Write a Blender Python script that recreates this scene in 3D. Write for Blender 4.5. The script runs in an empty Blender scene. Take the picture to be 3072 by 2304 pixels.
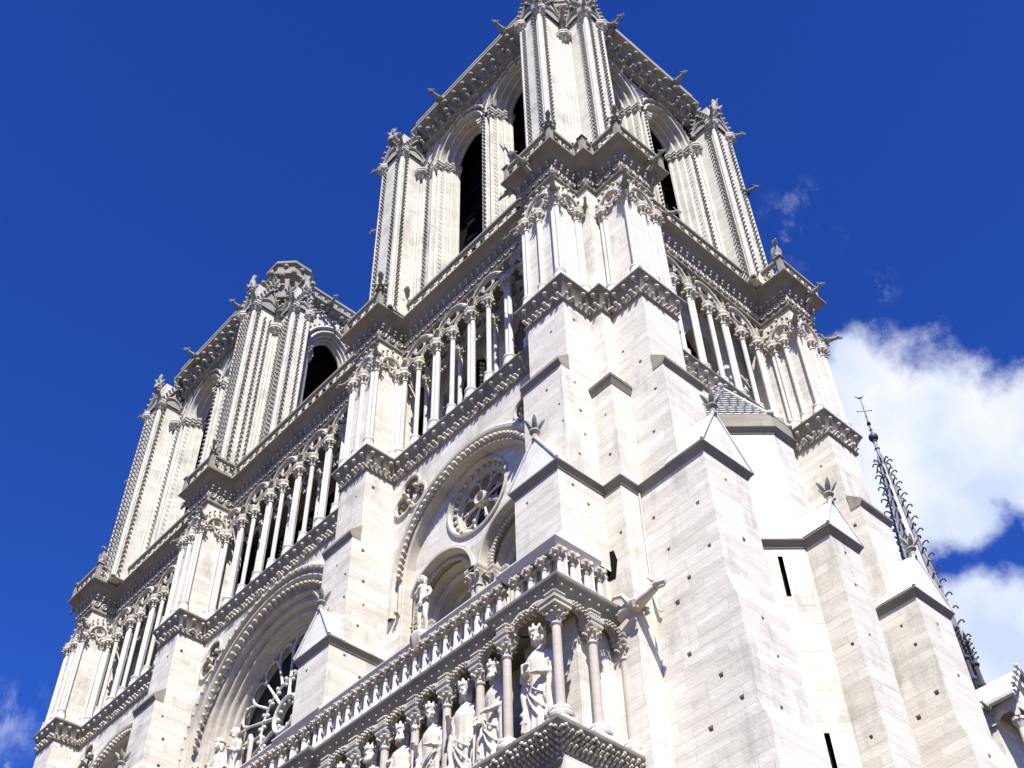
import bpy, bmesh, math, random
from mathutils import Vector, Matrix
from mathutils.geometry import tessellate_polygon
random.seed(7)
PI = math.pi
sc = bpy.context.scene
# ------------------------------------------------------------------ camera
cd = bpy.data.cameras.new("camera"); cam = bpy.data.objects.new("camera", cd)
sc.collection.objects.link(cam); sc.camera = cam
cam.location = (41.067, -21.28, 1.65)
cam.rotation_euler = (math.radians(137.973), math.radians(1.224), math.radians(48.022))
cd.sensor_width = 36.0; cd.sensor_fit = 'HORIZONTAL'; cd.lens = 3669.07 / 3072 * 36.0
cd.clip_start = 0.5; cd.clip_end = 4000
# ------------------------------------------------------------------ world
SUN_AZ, SUN_EL = math.radians(-37), math.radians(54)      # azimuth measured from +X towards -Y
sun_dir = Vector((math.cos(SUN_EL) * math.cos(SUN_AZ), math.cos(SUN_EL) * math.sin(SUN_AZ), math.sin(SUN_EL)))
sc.view_settings.view_transform = 'Standard'; sc.view_settings.look = 'None'
sc.view_settings.exposure = 1.26; sc.view_settings.gamma = 1.0
world = bpy.data.worlds.new("World"); sc.world = world; world.use_nodes = True


def build_world():
    nt = world.node_tree; N = nt.nodes; L = nt.links
    bg = N['Background']
    sky = N.new('ShaderNodeTexSky'); sky.sky_type = 'NISHITA'; sky.sun_disc = False
    sky.sun_elevation = SUN_EL
    sky.sun_rotation = math.atan2(sun_dir.x, sun_dir.y)
    sky.air_density = 1.0; sky.dust_density = 0.3; sky.ozone_density = 3.0
    tc = N.new('ShaderNodeTexCoord')

    def math_(op, a, b=None):
        n = N.new('ShaderNodeMath'); n.operation = op
        for i, x in enumerate((a, b)):
            if x is None: continue
            if isinstance(x, (int, float)): n.inputs[i].default_value = x
            else: L.new(x, n.inputs[i])
        return n.outputs[0]
    nrm = N.new('ShaderNodeVectorMath'); nrm.operation = 'NORMALIZE'; L.new(tc.outputs['Generated'], nrm.inputs[0])
    D = nrm.outputs[0]
    tint = N.new('ShaderNodeMix'); tint.data_type = 'RGBA'; tint.blend_type = 'MULTIPLY'
    tint.inputs['Factor'].default_value = 1
    L.new(sky.outputs[0], tint.inputs['A'])
    sz = N.new('ShaderNodeSeparateXYZ'); L.new(D, sz.inputs[0])
    gz = N.new('ShaderNodeMapRange'); gz.inputs['From Min'].default_value = 0.5; gz.inputs['From Max'].default_value = 0.92; L.new(sz.outputs[2], gz.inputs['Value'])
    gm = N.new('ShaderNodeMix'); gm.data_type = 'RGBA'; L.new(gz.outputs[0], gm.inputs['Factor'])
    gm.inputs['A'].default_value = SKY_LOW; gm.inputs['B'].default_value = SKY_TINT; L.new(gm.outputs['Result'], tint.inputs['B'])
    # cloud field: large soft clouds in chosen compass directions, broken up by noise
    warp = N.new('ShaderNodeTexNoise'); warp.inputs['Scale'].default_value = 9; warp.inputs['Detail'].default_value = 9
    warp.inputs['Roughness'].default_value = 0.62; L.new(D, warp.inputs['Vector'])
    wsum = None
    for (dx, dy, dz), size, amp in CLOUDS:
        dv = N.new('ShaderNodeVectorMath'); dv.operation = 'DISTANCE'
        dv.inputs[1].default_value = Vector((dx, dy, dz)).normalized(); L.new(D, dv.inputs[0])
        t = math_('SUBTRACT', amp, math_('DIVIDE', dv.outputs['Value'], size))
        t = math_('MAXIMUM', t, -0.55)
        wsum = t if wsum is None else math_('MAXIMUM', wsum, t)
    nv = math_('MULTIPLY', math_('SUBTRACT', warp.outputs['Fac'], 0.5), 1.75)
    field = math_('ADD', wsum, nv)
    ramp = N.new('ShaderNodeMapRange'); ramp.interpolation_type = 'SMOOTHSTEP'
    ramp.inputs['From Min'].default_value = 0.05; ramp.inputs['From Max'].default_value = 0.48
    L.new(field, ramp.inputs['Value'])
    wisp = None
    for (dx, dy, dz), size in WISPS:
        dv = N.new('ShaderNodeVectorMath'); dv.operation = 'DISTANCE'
        dv.inputs[1].default_value = Vector((dx, dy, dz)).normalized(); L.new(D, dv.inputs[0])
        t = math_('SUBTRACT', 1.0, math_('DIVIDE', dv.outputs['Value'], size)); t = math_('MAXIMUM', t, 0.0)
        wisp = t if wisp is None else math_('MAXIMUM', wisp, t)
    wm = N.new('ShaderNodeMapping'); wm.inputs['Scale'].default_value = (1, 1, .45); wm.inputs['Rotation'].default_value = (.4, .3, .9); L.new(D, wm.inputs[0])
    wsn = N.new('ShaderNodeTexNoise'); wsn.inputs['Scale'].default_value = 26; wsn.inputs['Detail'].default_value = 9; wsn.inputs['Roughness'].default_value = .65; wsn.inputs['Distortion'].default_value = .2
    L.new(wm.outputs[0], wsn.inputs['Vector'])
    wr = N.new('ShaderNodeMapRange'); wr.interpolation_type = 'SMOOTHSTEP'; wr.inputs['From Min'].default_value = .46; wr.inputs['From Max'].default_value = .75; L.new(wsn.outputs['Fac'], wr.inputs['Value'])
    wispa = math_('MULTIPLY', math_('MULTIPLY', wr.outputs[0], wisp), 0.7)
    fine = N.new('ShaderNodeTexNoise'); fine.inputs['Scale'].default_value = 14; fine.inputs['Detail'].default_value = 6
    L.new(D, fine.inputs['Vector'])
    shade = N.new('ShaderNodeMapRange'); shade.inputs['From Min'].default_value = 0.35; shade.inputs['From Max'].default_value = 0.68
    L.new(fine.outputs['Fac'], shade.inputs['Value'])
    cc = N.new('ShaderNodeMix'); cc.data_type = 'RGBA'
    cc.inputs['A'].default_value = CLOUD_LO; cc.inputs['B'].default_value = CLOUD_HI
    L.new(shade.outputs[0], cc.inputs['Factor'])
    mx = N.new('ShaderNodeMix'); mx.data_type = 'RGBA'
    L.new(math_('MINIMUM', math_('ADD', math_('MULTIPLY', ramp.outputs[0], 0.97), wispa), 1.0), mx.inputs['Factor'])
    L.new(tint.outputs['Result'], mx.inputs['A']); L.new(cc.outputs['Result'], mx.inputs['B'])
    L.new(mx.outputs['Result'], bg.inputs['Color']); bg.inputs['Strength'].default_value = 0.1


SKY_TINT = (0.074, 0.196, 0.59, 1); SKY_LOW = (0.115, 0.29, 0.80, 1)
CLOUD_LO = (2.8, 3.25, 4.3, 1); CLOUD_HI = (4.2, 4.3, 4.6, 1)
CLOUDS = []
def pix_dir(u, v):
    """compass direction of a cloud, noted from the photograph"""
    R = cam.rotation_euler.to_matrix()
    return tuple((R @ Vector(((u - 1536) / 3669.07, -(v - 1152) / 3669.07, -1))).normalized())
for u, v, s, a in [(2590, 1250, .07, 1.1), (2760, 1340, .08, 1.1), (2700, 1480, .07, 1.1), (2890, 1380, .065, 1.05), (2990, 1340, .04, .9), (2560, 1060, .04, .8), (2900, 1540, .05, .9), (3090, 1330, .065, 1.05), (3080, 1450, .04, .9), (2720, 1640, .04, .8),
                   (3020, 1930, .065, 1.1), (2860, 1960, .06, 1.0), (2920, 1890, .06, 1.05), (3120, 2080, .08, 1.1),
                   (20, 2300, .03, .25), (1300, 30, .03, .0), (3400, 1500, .10, 1.0), (3500, 2300, .15, 1.2)]:
    CLOUDS.append((pix_dir(u, v), s, a))
WISPS = [(pix_dir(u, v), r) for u, v, r in [(2400, 670, .04), (2340, 700, .03), (2640, 860, .018), (30, 2160, .035)]]
build_world()
sl = bpy.data.lights.new("sun", 'SUN'); sl.energy = 4.6; sl.angle = math.radians(0.53); sl.color = (1.0, 0.965, 0.905)
so = bpy.data.objects.new("sun", sl); sc.collection.objects.link(so)
so.rotation_euler = sun_dir.to_track_quat('Z', 'Y').to_euler(); so.location = (60, -50, 90)


# ------------------------------------------------------------------ materials
def new_mat(name):
    m = bpy.data.materials.new(name); m.use_nodes = True
    nt = m.node_tree
    return m, nt.nodes, nt.links, nt.nodes['Principled BSDF']


def stone(name, light, dark, ashlar=1.0, dirt=0.5, row=0.36, width=1.2, rough=0.9, dirtcol=(0.12, 0.115, 0.105, 1)):
    m, N, L, b = new_mat(name)
    geo = N.new('ShaderNodeNewGeometry')
    sep = N.new('ShaderNodeSeparateXYZ'); L.new(geo.outputs['Position'], sep.inputs[0])
    add = N.new('ShaderNodeMath'); add.operation = 'ADD'; L.new(sep.outputs[0], add.inputs[0]); L.new(sep.outputs[1], add.inputs[1])
    cmb = N.new('ShaderNodeCombineXYZ'); L.new(add.outputs[0], cmb.inputs[0]); L.new(sep.outputs[2], cmb.inputs[1])
    br = N.new('ShaderNodeTexBrick'); br.inputs['Scale'].default_value = 1.0
    br.inputs['Brick Width'].default_value = width; br.inputs['Row Height'].default_value = row
    br.inputs['Mortar Size'].default_value = 0.008; br.inputs['Mortar Smooth'].default_value = 0.3
    br.offset_frequency = 2; br.offset = 0.42; br.squash = 1.35; br.squash_frequency = 3
    br.inputs['Color1'].default_value = (1, 1, 1, 1); br.inputs['Color2'].default_value = (0, 0, 0, 1)
    br.inputs['Mortar'].default_value = (0.25, 0.25, 0.25, 1); br.inputs['Bias'].default_value = 0.0
    wn = N.new('ShaderNodeTexNoise'); wn.inputs['Scale'].default_value = 1.7; wn.inputs['Detail'].default_value = 3; L.new(geo.outputs['Position'], wn.inputs['Vector'])
    wv = N.new('ShaderNodeVectorMath'); wv.operation = 'MULTIPLY_ADD'; L.new(wn.outputs['Color'], wv.inputs[0]); wv.inputs[1].default_value = (0.16, 0.05, 0); L.new(cmb.outputs[0], wv.inputs[2])
    L.new(wv.outputs[0], br.inputs['Vector'])
    # block to block tone
    big = N.new('ShaderNodeTexNoise'); big.inputs['Scale'].default_value = 0.45; big.inputs['Detail'].default_value = 5
    big.inputs['Roughness'].default_value = 0.6; L.new(geo.outputs['Position'], big.inputs['Vector'])
    mp = N.new('ShaderNodeMapping'); mp.inputs['Scale'].default_value = (0.38, 0.38, 2.7); L.new(geo.outputs['Position'], mp.inputs[0])
    bed = N.new('ShaderNodeTexNoise'); bed.inputs['Scale'].default_value = 1.1; bed.inputs['Detail'].default_value = 7
    bed.inputs['Roughness'].default_value = 0.65; L.new(mp.outputs[0], bed.inputs['Vector'])
    fac = N.new('ShaderNodeMath'); fac.operation = 'MULTIPLY_ADD'
    L.new(br.outputs['Color'], fac.inputs[0]); fac.inputs[1].default_value = 0.36 * ashlar; fac.inputs[2].default_value = 0.0
    f2 = N.new('ShaderNodeMath'); f2.operation = 'MULTIPLY_ADD'; L.new(bed.outputs['Fac'], f2.inputs[0]); f2.inputs[1].default_value = 1.7
    f2.inputs[2].default_value = -0.36 - 0.19 * ashlar
    f3 = N.new('ShaderNodeMath'); f3.operation = 'ADD'; f3.use_clamp = True; L.new(fac.outputs[0], f3.inputs[0]); L.new(f2.outputs[0], f3.inputs[1])
    mix = N.new('ShaderNodeMix'); mix.data_type = 'RGBA'; L.new(f3.outputs[0], mix.inputs['Factor'])
    mix.inputs['A'].default_value = (*dark, 1); mix.inputs['B'].default_value = (*light, 1)
    # weather dirt
    mp2 = N.new('ShaderNodeMapping'); mp2.inputs['Scale'].default_value = (1.6, 1.6, 0.32); L.new(geo.outputs['Position'], mp2.inputs[0])
    st = N.new('ShaderNodeTexNoise'); st.inputs['Scale'].default_value = 1.0; st.inputs['Detail'].default_value = 8
    st.inputs['Roughness'].default_value = 0.7; L.new(mp2.outputs[0], st.inputs['Vector'])
    sm = N.new('ShaderNodeMath'); sm.operation = 'MULTIPLY'; L.new(st.outputs['Fac'], sm.inputs[0]); L.new(big.outputs['Fac'], sm.inputs[1])
    rg = N.new('ShaderNodeMapRange'); rg.inputs['From Min'].default_value = 0.26; rg.inputs['From Max'].default_value = 0.44
    rg.inputs['To Max'].default_value = dirt; L.new(sm.outputs[0], rg.inputs['Value'])
    mix2 = N.new('ShaderNodeMix'); mix2.data_type = 'RGBA'; L.new(rg.outputs[0], mix2.inputs['Factor'])
    L.new(mix.outputs['Result'], mix2.inputs['A']); mix2.inputs['B'].default_value = dirtcol
    # joints
    mix3 = N.new('ShaderNodeMix'); mix3.data_type = 'RGBA'
    jf = N.new('ShaderNodeMath'); jf.operation = 'MULTIPLY'; L.new(br.outputs['Fac'], jf.inputs[0]); jf.inputs[1].default_value = 0.42 * ashlar
    L.new(jf.outputs[0], mix3.inputs['Factor']); L.new(mix2.outputs['Result'], mix3.inputs['A'])
    mix3.inputs['B'].default_value = (0.2, 0.18, 0.15, 1)
    L.new(mix3.outputs['Result'], b.inputs['Base Color'])
    b.inputs['Roughness'].default_value = rough; b.inputs['Specular IOR Level'].default_value = 0.2
    fn = N.new('ShaderNodeTexNoise'); fn.inputs['Scale'].default_value = 7; fn.inputs['Detail'].default_value = 8; fn.inputs['Roughness'].default_value = 0.7
    L.new(geo.outputs['Position'], fn.inputs['Vector'])
    hs = N.new('ShaderNodeMath'); hs.operation = 'MULTIPLY_ADD'; L.new(br.outputs['Fac'], hs.inputs[0]); hs.inputs[1].default_value = -0.5 * ashlar
    L.new(fn.outputs['Fac'], hs.inputs[2])
    bp = N.new('ShaderNodeBump'); bp.inputs['Strength'].default_value = 0.32; bp.inputs['Distance'].default_value = 0.035
    L.new(hs.outputs[0], bp.inputs['Height']); L.new(bp.outputs[0], b.inputs['Normal'])
    return m


def plain(name, col, rough=0.7, metal=0.0, var=0.3, scale=4.0, spec=0.3):
    m, N, L, b = new_mat(name)
    geo = N.new('ShaderNodeNewGeometry')
    n = N.new('ShaderNodeTexNoise'); n.inputs['Scale'].default_value = scale; n.inputs['Detail'].default_value = 6
    L.new(geo.outputs['Position'], n.inputs['Vector'])
    mx = N.new('ShaderNodeMix'); mx.data_type = 'RGBA'; L.new(n.outputs['Fac'], mx.inputs['Factor'])
    mx.inputs['A'].default_value = tuple(c * (1 - var) for c in col) + (1,)
    mx.inputs['B'].default_value = tuple(min(1, c * (1 + var)) for c in col) + (1,)
    L.new(mx.outputs['Result'], b.inputs['Base Color'])
    b.inputs['Roughness'].default_value = rough; b.inputs['Metallic'].default_value = metal
    b.inputs['Specular IOR Level'].default_value = spec
    return m


M = {}
M['wall'] = stone('limestone_ashlar', (0.685, 0.65, 0.572), (0.44, 0.405, 0.342), 1.0, 0.62, dirtcol=(0.19, 0.18, 0.165, 1))
M['carved'] = stone('carved_limestone', (0.55, 0.51, 0.43), (0.36, 0.325, 0.265), 0.25, 0.65)
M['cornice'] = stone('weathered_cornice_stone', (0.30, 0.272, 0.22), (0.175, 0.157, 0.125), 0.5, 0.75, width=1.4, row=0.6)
M['tower'] = stone('tower_limestone', (0.60, 0.572, 0.505), (0.42, 0.395, 0.34), 0.8, 0.5)
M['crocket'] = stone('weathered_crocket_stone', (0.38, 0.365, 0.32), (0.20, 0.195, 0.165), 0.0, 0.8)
M['column'] = stone('column_limestone', (0.615, 0.59, 0.535), (0.46, 0.44, 0.40), 0.0, 0.4)
M['king_column'] = stone('grey_column_stone', (0.46, 0.41, 0.35), (0.36, 0.32, 0.28), 0.0, 0.3)
M['statue'] = stone('statue_limestone', (0.60, 0.55, 0.47), (0.47, 0.42, 0.35), 0.0, 0.3)
M['weathering'] = stone('grey_weathering_stone', (0.62, 0.605, 0.57), (0.47, 0.455, 0.43), 0.8, 0.4, row=0.42, width=1.2)
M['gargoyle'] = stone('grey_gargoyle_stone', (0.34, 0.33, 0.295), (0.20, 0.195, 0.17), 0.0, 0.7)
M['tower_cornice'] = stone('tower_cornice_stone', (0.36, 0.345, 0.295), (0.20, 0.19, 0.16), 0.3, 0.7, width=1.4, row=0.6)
M['tile'] = stone('grey_stone_scales', (0.46, 0.46, 0.45), (0.33, 0.33, 0.325), 0.0, 0.4)
M['dark'] = plain('interior_shade', (0.012, 0.011, 0.010), 1.0, spec=0.0)  # near-black colour that paints the shade of openings and interiors
M['louver'] = plain('oak_and_belfry_shade', (0.008, 0.0075, 0.007), 0.9, var=0.5, spec=0.05)  # oak taken down to near black, painting in the belfry's shade
M['glass'] = plain('leaded_stained_glass', (0.014, 0.012, 0.016), 0.42, var=0.8, scale=14.0, spec=0.25)
M['lead'] = plain('weathered_lead', (0.23, 0.23, 0.25), 0.55, 0.15, var=0.35, scale=3)
M['lead_dark'] = plain('dark_lead', (0.05, 0.048, 0.062), 0.55, 0.2, var=0.3)
M['copper'] = plain('verdigris_copper', (0.22, 0.45, 0.42), 0.6)
M['iron'] = plain('iron', (0.1, 0.1, 0.11), 0.6, 0.5)
M['paving'] = stone('plaza_paving', (0.115, 0.085, 0.05), (0.085, 0.06, 0.034), 0.0, 0.2)  # kept darker and warmer than real paving to dim and warm its bounce
M['slate'] = plain('lead_roof', (0.17, 0.18, 0.2), 0.6, 0.1)


# ------------------------------------------------------------------ mesh builder
def FW(y0, x0=0.0):                # a face looking west: u along +X, d outwards (-Y)
    return lambda u, d, z: (x0 + u, y0 - d, z)
def FS(x0, y0=0.0):                # a face looking south: u along +Y, d outwards (+X)
    return lambda u, d, z: (x0 + d, y0 + u, z)
def FN(x0, y0=0.0):
    return lambda u, d, z: (x0 - d, y0 + u, z)
def FG(ox, oy, dx, dy):            # a face along any plan direction; outward is right of it
    l = math.hypot(dx, dy); dx /= l; dy /= l
    return lambda u, d, z: (ox + dx * u + dy * d, oy + dy * u - dx * d, z)


ICO = None
def ico():
    global ICO
    if ICO is None:
        bm = bmesh.new(); bmesh.ops.create_icosphere(bm, subdivisions=1, radius=1)
        bm.verts.ensure_lookup_table()
        a = ([tuple(v.co) for v in bm.verts], [tuple(v.index for v in f.verts) for f in bm.faces])
        bm.free()
        bm = bmesh.new(); bmesh.ops.create_icosphere(bm, subdivisions=2, radius=1)
        bm.verts.ensure_lookup_table()
        b = ([tuple(v.co) for v in bm.verts], [tuple(v.index for v in f.verts) for f in bm.faces]); bm.free()
        ICO = (a, b)
    return ICO


class MB:
    def __init__(self): self.v = []; self.f = []
    def add(self, vs, fs):
        o = len(self.v); self.v += [tuple(x) for x in vs]; self.f += [tuple(i + o for i in f) for f in fs]
    def quad(self, a, b, c, d): self.add([a, b, c, d], [(0, 1, 2, 3)])
    def box(self, F, u0, u1, d0, d1, z0, z1):
        p = [F(u, d, z) for z in (z0, z1) for d in (d0, d1) for u in (u0, u1)]
        self.add(p, [(0, 1, 3, 2), (4, 6, 7, 5), (0, 4, 5, 1), (2, 3, 7, 6), (0, 2, 6, 4), (1, 5, 7, 3)])
    def wbox(self, x0, x1, y0, y1, z0, z1): self.box(lambda u, d, z: (u, d, z), x0, x1, y0, y1, z0, z1)
    def prism(self, poly, z0, z1, poly2=None):
        q = poly2 or poly; n = len(poly)
        vs = [(x, y, z0) for x, y in poly] + [(x, y, z1) for x, y in q]
        fs = [(i, (i + 1) % n, n + (i + 1) % n, n + i) for i in range(n)]
        for base in (0, n):
            tri = tessellate_polygon([[Vector((v[0], v[1], 0)) for v in vs[base:base + n]]])
            fs += [tuple(i + base for i in t) for t in tri]
        self.add(vs, fs)
    def tube(self, pts, r, n=8, closed=False, caps=True, rz=None):
        P = [Vector(p) for p in pts]; k = len(P); rs = r if isinstance(r, (list, tuple)) else [r] * k
        ref = None; vs = []
        for i in range(k):
            if closed: t = P[(i + 1) % k] - P[i - 1]
            else: t = P[min(i + 1, k - 1)] - P[max(i - 1, 0)]
            t.normalize()
            if ref is None:
                ref = Vector((0, 0, 1)) if abs(t.z) < 0.9 else Vector((1, 0, 0))
            a = ref - t * ref.dot(t)
            if a.length < 1e-6: a = t.orthogonal()
            a.normalize(); b = t.cross(a); ref = a
            for j in range(n):
                an = 2 * PI * j / n
                vs.append(P[i] + a * (math.cos(an) * rs[i]) + b * (math.sin(an) * rs[i]))
        fs = []
        for i in range(k if closed else k - 1):
            for j in range(n):
                i2 = (i + 1) % k
                fs.append((i * n + j, i * n + (j + 1) % n, i2 * n + (j + 1) % n, i2 * n + j))
        if caps and not closed:
            fs.append(tuple(range(n))[::-1]); fs.append(tuple((k - 1) * n + j for j in range(n)))
        self.add(vs, fs)
    def lathe(self, x, y, prof, n=12, a0=0.0, sx=1, sy=1):
        vs = []; k = len(prof)
        for r, z in prof:
            for j in range(n):
                an = a0 + 2 * PI * j / n
                vs.append((x + math.cos(an) * r * sx, y + math.sin(an) * r * sy, z))
        fs = [(i * n + j, i * n + (j + 1) % n, (i + 1) * n + (j + 1) % n, (i + 1) * n + j) for i in range(k - 1) for j in range(n)]
        fs.append(tuple(range(n))[::-1]); fs.append(tuple((k - 1) * n + j for j in range(n)))
        self.add(vs, fs)
    def ball(self, p, r, fine=False, sc_=(1, 1, 1), rot=None):
        vs, fs = ico()[1 if fine else 0]
        out = []
        for x, y, z in vs:
            q = Vector((x * r * sc_[0], y * r * sc_[1], z * r * sc_[2]))
            if rot is not None: q = rot @ q
            out.append((p[0] + q.x, p[1] + q.y, p[2] + q.z))
        self.add(out, fs)
    def crocket(self, p, n, s, curl=1.0, fine=False):
        """a hooked leaf bud that leaves the wall at p towards n and curls over"""
        P = Vector(p); n = Vector(n).normalized(); up = Vector((0, 0, 1)); t = n.cross(up)
        if t.length < 1e-4: t = Vector((1, 0, 0))
        t.normalize()
        w = 0.30 * s
        a = P - up * 0.25 * s; b = P + n * 0.55 * s + up * 0.18 * s * curl; c = P + up * 0.22 * s
        self.add([a + t * w, a - t * w, b - t * w * .7 - up * .12 * s, b + t * w * .7 - up * .12 * s, c + t * w * .8, c - t * w * .8, b - t * w * .6 + up * .12 * s, b + t * w * .6 + up * .12 * s],
                 [(0, 1, 2, 3), (4, 7, 6, 5), (0, 3, 7, 4), (1, 5, 6, 2), (3, 2, 6, 7)])
        self.ball(b + n * 0.12 * s + up * 0.02 * s, 0.34 * s, fine)
    def plate(self, F, d, outer, holes=()):
        polys = [outer] + list(holes)
        tri = tessellate_polygon([[Vector((u, z, 0)) for u, z in p] for p in polys])
        pts = [q for p in polys for q in p]
        self.add([F(u, d, z) for u, z in pts], tri)
    def rim(self, F, poly, d0, d1, closed=True):
        n = len(poly)
        vs = [F(u, d0, z) for u, z in poly] + [F(u, d1, z) for u, z in poly]
        self.add(vs, [(i, (i + 1) % n, n + (i + 1) % n, n + i) for i in range(n if closed else n - 1)])
    def face_holes(self, F, u0, u1, z0, z1, d, holes, depth=0.35):
        """a wall face with small square holes through its surface"""
        hs = []
        for (u, z, s) in holes:
            if random.random() < .12: continue
            s *= random.uniform(.65, 1.15); u += random.uniform(-.12, .12); z += random.uniform(-.18, .18)
            if u0 + s < u < u1 - s and z0 + s < z < z1 - s:
                hs.append([(u - s / 2, z - s / 2), (u + s / 2, z - s / 2), (u + s / 2, z + s / 2), (u - s / 2, z + s / 2)])
        self.plate(F, d, [(u0, z0), (u1, z0), (u1, z1), (u0, z1)], hs)
        for h in hs:
            self.rim(F, h, d, d - depth); self.plate(F, d - depth, h)
    def sweep_plan(self, path, prof, closed=False):
        off = plan_offsets(path, closed); n = len(path); k = len(prof)
        vs = []
        for (x, y), (mx, my) in zip(path, off):
            for o, z in prof: vs.append((x + mx * o, y + my * o, z))
        fs = []
        for i in range(n if closed else n - 1):
            i2 = (i + 1) % n
            for j in range(k - 1):
                fs.append((i * k + j, i2 * k + j, i2 * k + j + 1, i * k + j + 1))
        self.add(vs, fs)
    def sweep_curve(self, F, pts, nrm, prof, closed=False):
        """prof (off, d): off towards the inside of the arch, d outwards"""
        n = len(pts); k = len(prof); vs = []
        for (u, z), (nu, nz) in zip(pts, nrm):
            for o, d in prof: vs.append(F(u - nu * o, d, z - nz * o))
        fs = []
        for i in range(n if closed else n - 1):
            i2 = (i + 1) % n
            for j in range(k - 1): fs.append((i * k + j, i2 * k + j, i2 * k + j + 1, i * k + j + 1))
        self.add(vs, fs)


def plan_offsets(path, closed=False):
    n = len(path); out = []
    def nr(a, b):
        dx, dy = b[0] - a[0], b[1] - a[1]; l = math.hypot(dx, dy); return (dy / l, -dx / l)
    for i in range(n):
        a = nr(path[i - 1], path[i]) if (i > 0 or closed) else None
        b = nr(path[i], path[(i + 1) % n]) if (i < n - 1 or closed) else None
        a = a or b; b = b or a
        k = 1 + a[0] * b[0] + a[1] * b[1]
        out.append(((a[0] + b[0]) / k, (a[1] + b[1]) / k))
    return out


def along(path, off, step, closed=False, phase=0.5):
    """points spaced along the offset of a plan path: (x, y, nx, ny)"""
    o = plan_offsets(path, closed); Q = [(x + m[0] * off, y + m[1] * off) for (x, y), m in zip(path, o)]
    res = []
    for i in range(len(Q) - (0 if closed else 1)):
        a, b = Q[i], Q[(i + 1) % len(Q)]
        l = math.hypot(b[0] - a[0], b[1] - a[1])
        if l < 0.12: continue
        n = max(1, round(l / step)); dx, dy = (b[0] - a[0]) / l, (b[1] - a[1]) / l
        for k in range(n):
            t = (k + phase) / n
            res.append((a[0] + (b[0] - a[0]) * t, a[1] + (b[1] - a[1]) * t, dy, -dx))
    return res


def arch(uc, hw, zs, rise, n=20, off=0.0, z0=None):
    """pointed or round arch outline from left foot to right foot, with outward normals; off > 0 is inside"""
    R = (hw * hw + rise * rise) / (2 * hw); cxl = uc - hw + R
    a1 = math.acos(max(-1, min(1, (R - hw) / R)))           # angle of apex seen from the left arc's centre
    pts = []; nr = []
    r = R - off
    aa = math.acos(max(-1, min(1, (R - hw) / r))) if r > R - hw else a1
    if z0 is not None: pts.append((uc - hw + off, z0)); nr.append((-1, 0))
    for i in range(n + 1):
        t = aa * i / n; pts.append((cxl - r * math.cos(t), zs + r * math.sin(t))); nr.append((-math.cos(t), math.sin(t)))
    for i in range(n - 1, -1, -1):
        t = aa * i / n; pts.append((2 * uc - cxl + r * math.cos(t), zs + r * math.sin(t))); nr.append((math.cos(t), math.sin(t)))
    if z0 is not None: pts.append((uc + hw - off, z0)); nr.append((1, 0))
    return pts, nr


def circle(uc, zc, R, n=48, a0=0.0, a1=2 * PI):
    closed = abs(a1 - a0 - 2 * PI) < 1e-6
    m = n if closed else n + 1
    ts = [a0 + (a1 - a0) * i / n for i in range(m)]
    return [(uc + R * math.cos(t), zc + R * math.sin(t)) for t in ts], [(math.cos(t), math.sin(t)) for t in ts]


def foil(uc, zc, dist, rad, k=3, n=60, rot=PI / 2):
    """outline of a k-lobed foil"""
    out = []
    for i in range(n):
        t = 2 * PI * i / n; best = 0
        for j in range(k):
            a = rot + 2 * PI * j / k; cx_, cz_ = dist * math.cos(a), dist * math.sin(a)
            bq = cx_ * math.cos(t) + cz_ * math.sin(t); disc = bq * bq - (dist * dist - rad * rad)
            if disc >= 0: best = max(best, bq + math.sqrt(disc))
        out.append((uc + best * math.cos(t), zc + best * math.sin(t)))
    return out


def roll(off, d, r, k=5, inward=False):
    """half-round moulding for a sweep profile"""
    return [(off + r - r * math.cos(PI * i / k), d + r * math.sin(PI * i / k)) for i in range(k + 1)]


# ------------------------------------------------------------------ objects
def mesh_of(name, mb, mat, smooth=True, angle=38):
    me = bpy.data.meshes.new(name); me.from_pydata([tuple(v) for v in mb.v], [], mb.f); me.update()
    if smooth:
        me.polygons.foreach_set('use_smooth', [True] * len(me.polygons)); me.set_sharp_from_angle(angle=math.radians(angle))
    me.materials.append(mat)
    return me
def put(name, me, parent=None, loc=(0, 0, 0), rz=0.0, s=1.0):
    o = bpy.data.objects.new(name, me); sc.collection.objects.link(o)
    o.location = loc; o.rotation_euler = (0, 0, rz); o.scale = (s, s, s)
    if parent is not None: o.parent = parent
    return o
def part(name, mb, mat, parent, smooth=True):
    return put(name, mesh_of(name, mb, mat, smooth), parent)
def empty(name, loc=(0, 0, 0), parent=None):
    o = bpy.data.objects.new(name, None); sc.collection.objects.link(o); o.location = loc; o.empty_display_size = 0.5
    if parent is not None: o.parent = parent
    return o
def tag(o, label=None, cat=None, group=None, kind=None):
    if label: o['label'] = label
    if cat: o['category'] = cat
    if group: o['group'] = group
    if kind: o['kind'] = kind
    return o


# ground -------------------------------------------------------------
g = MB(); g.quad((-900, -900, 0), (900, -900, 0), (900, 900, 0), (-900, 900, 0))
tag(part('ground', g, M['paving'], None, False), 'stone paved square in front of the cathedral', 'ground', kind='structure')

cath = tag(empty('cathedral'), 'white limestone gothic cathedral front with two square bell towers', 'cathedral')

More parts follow.
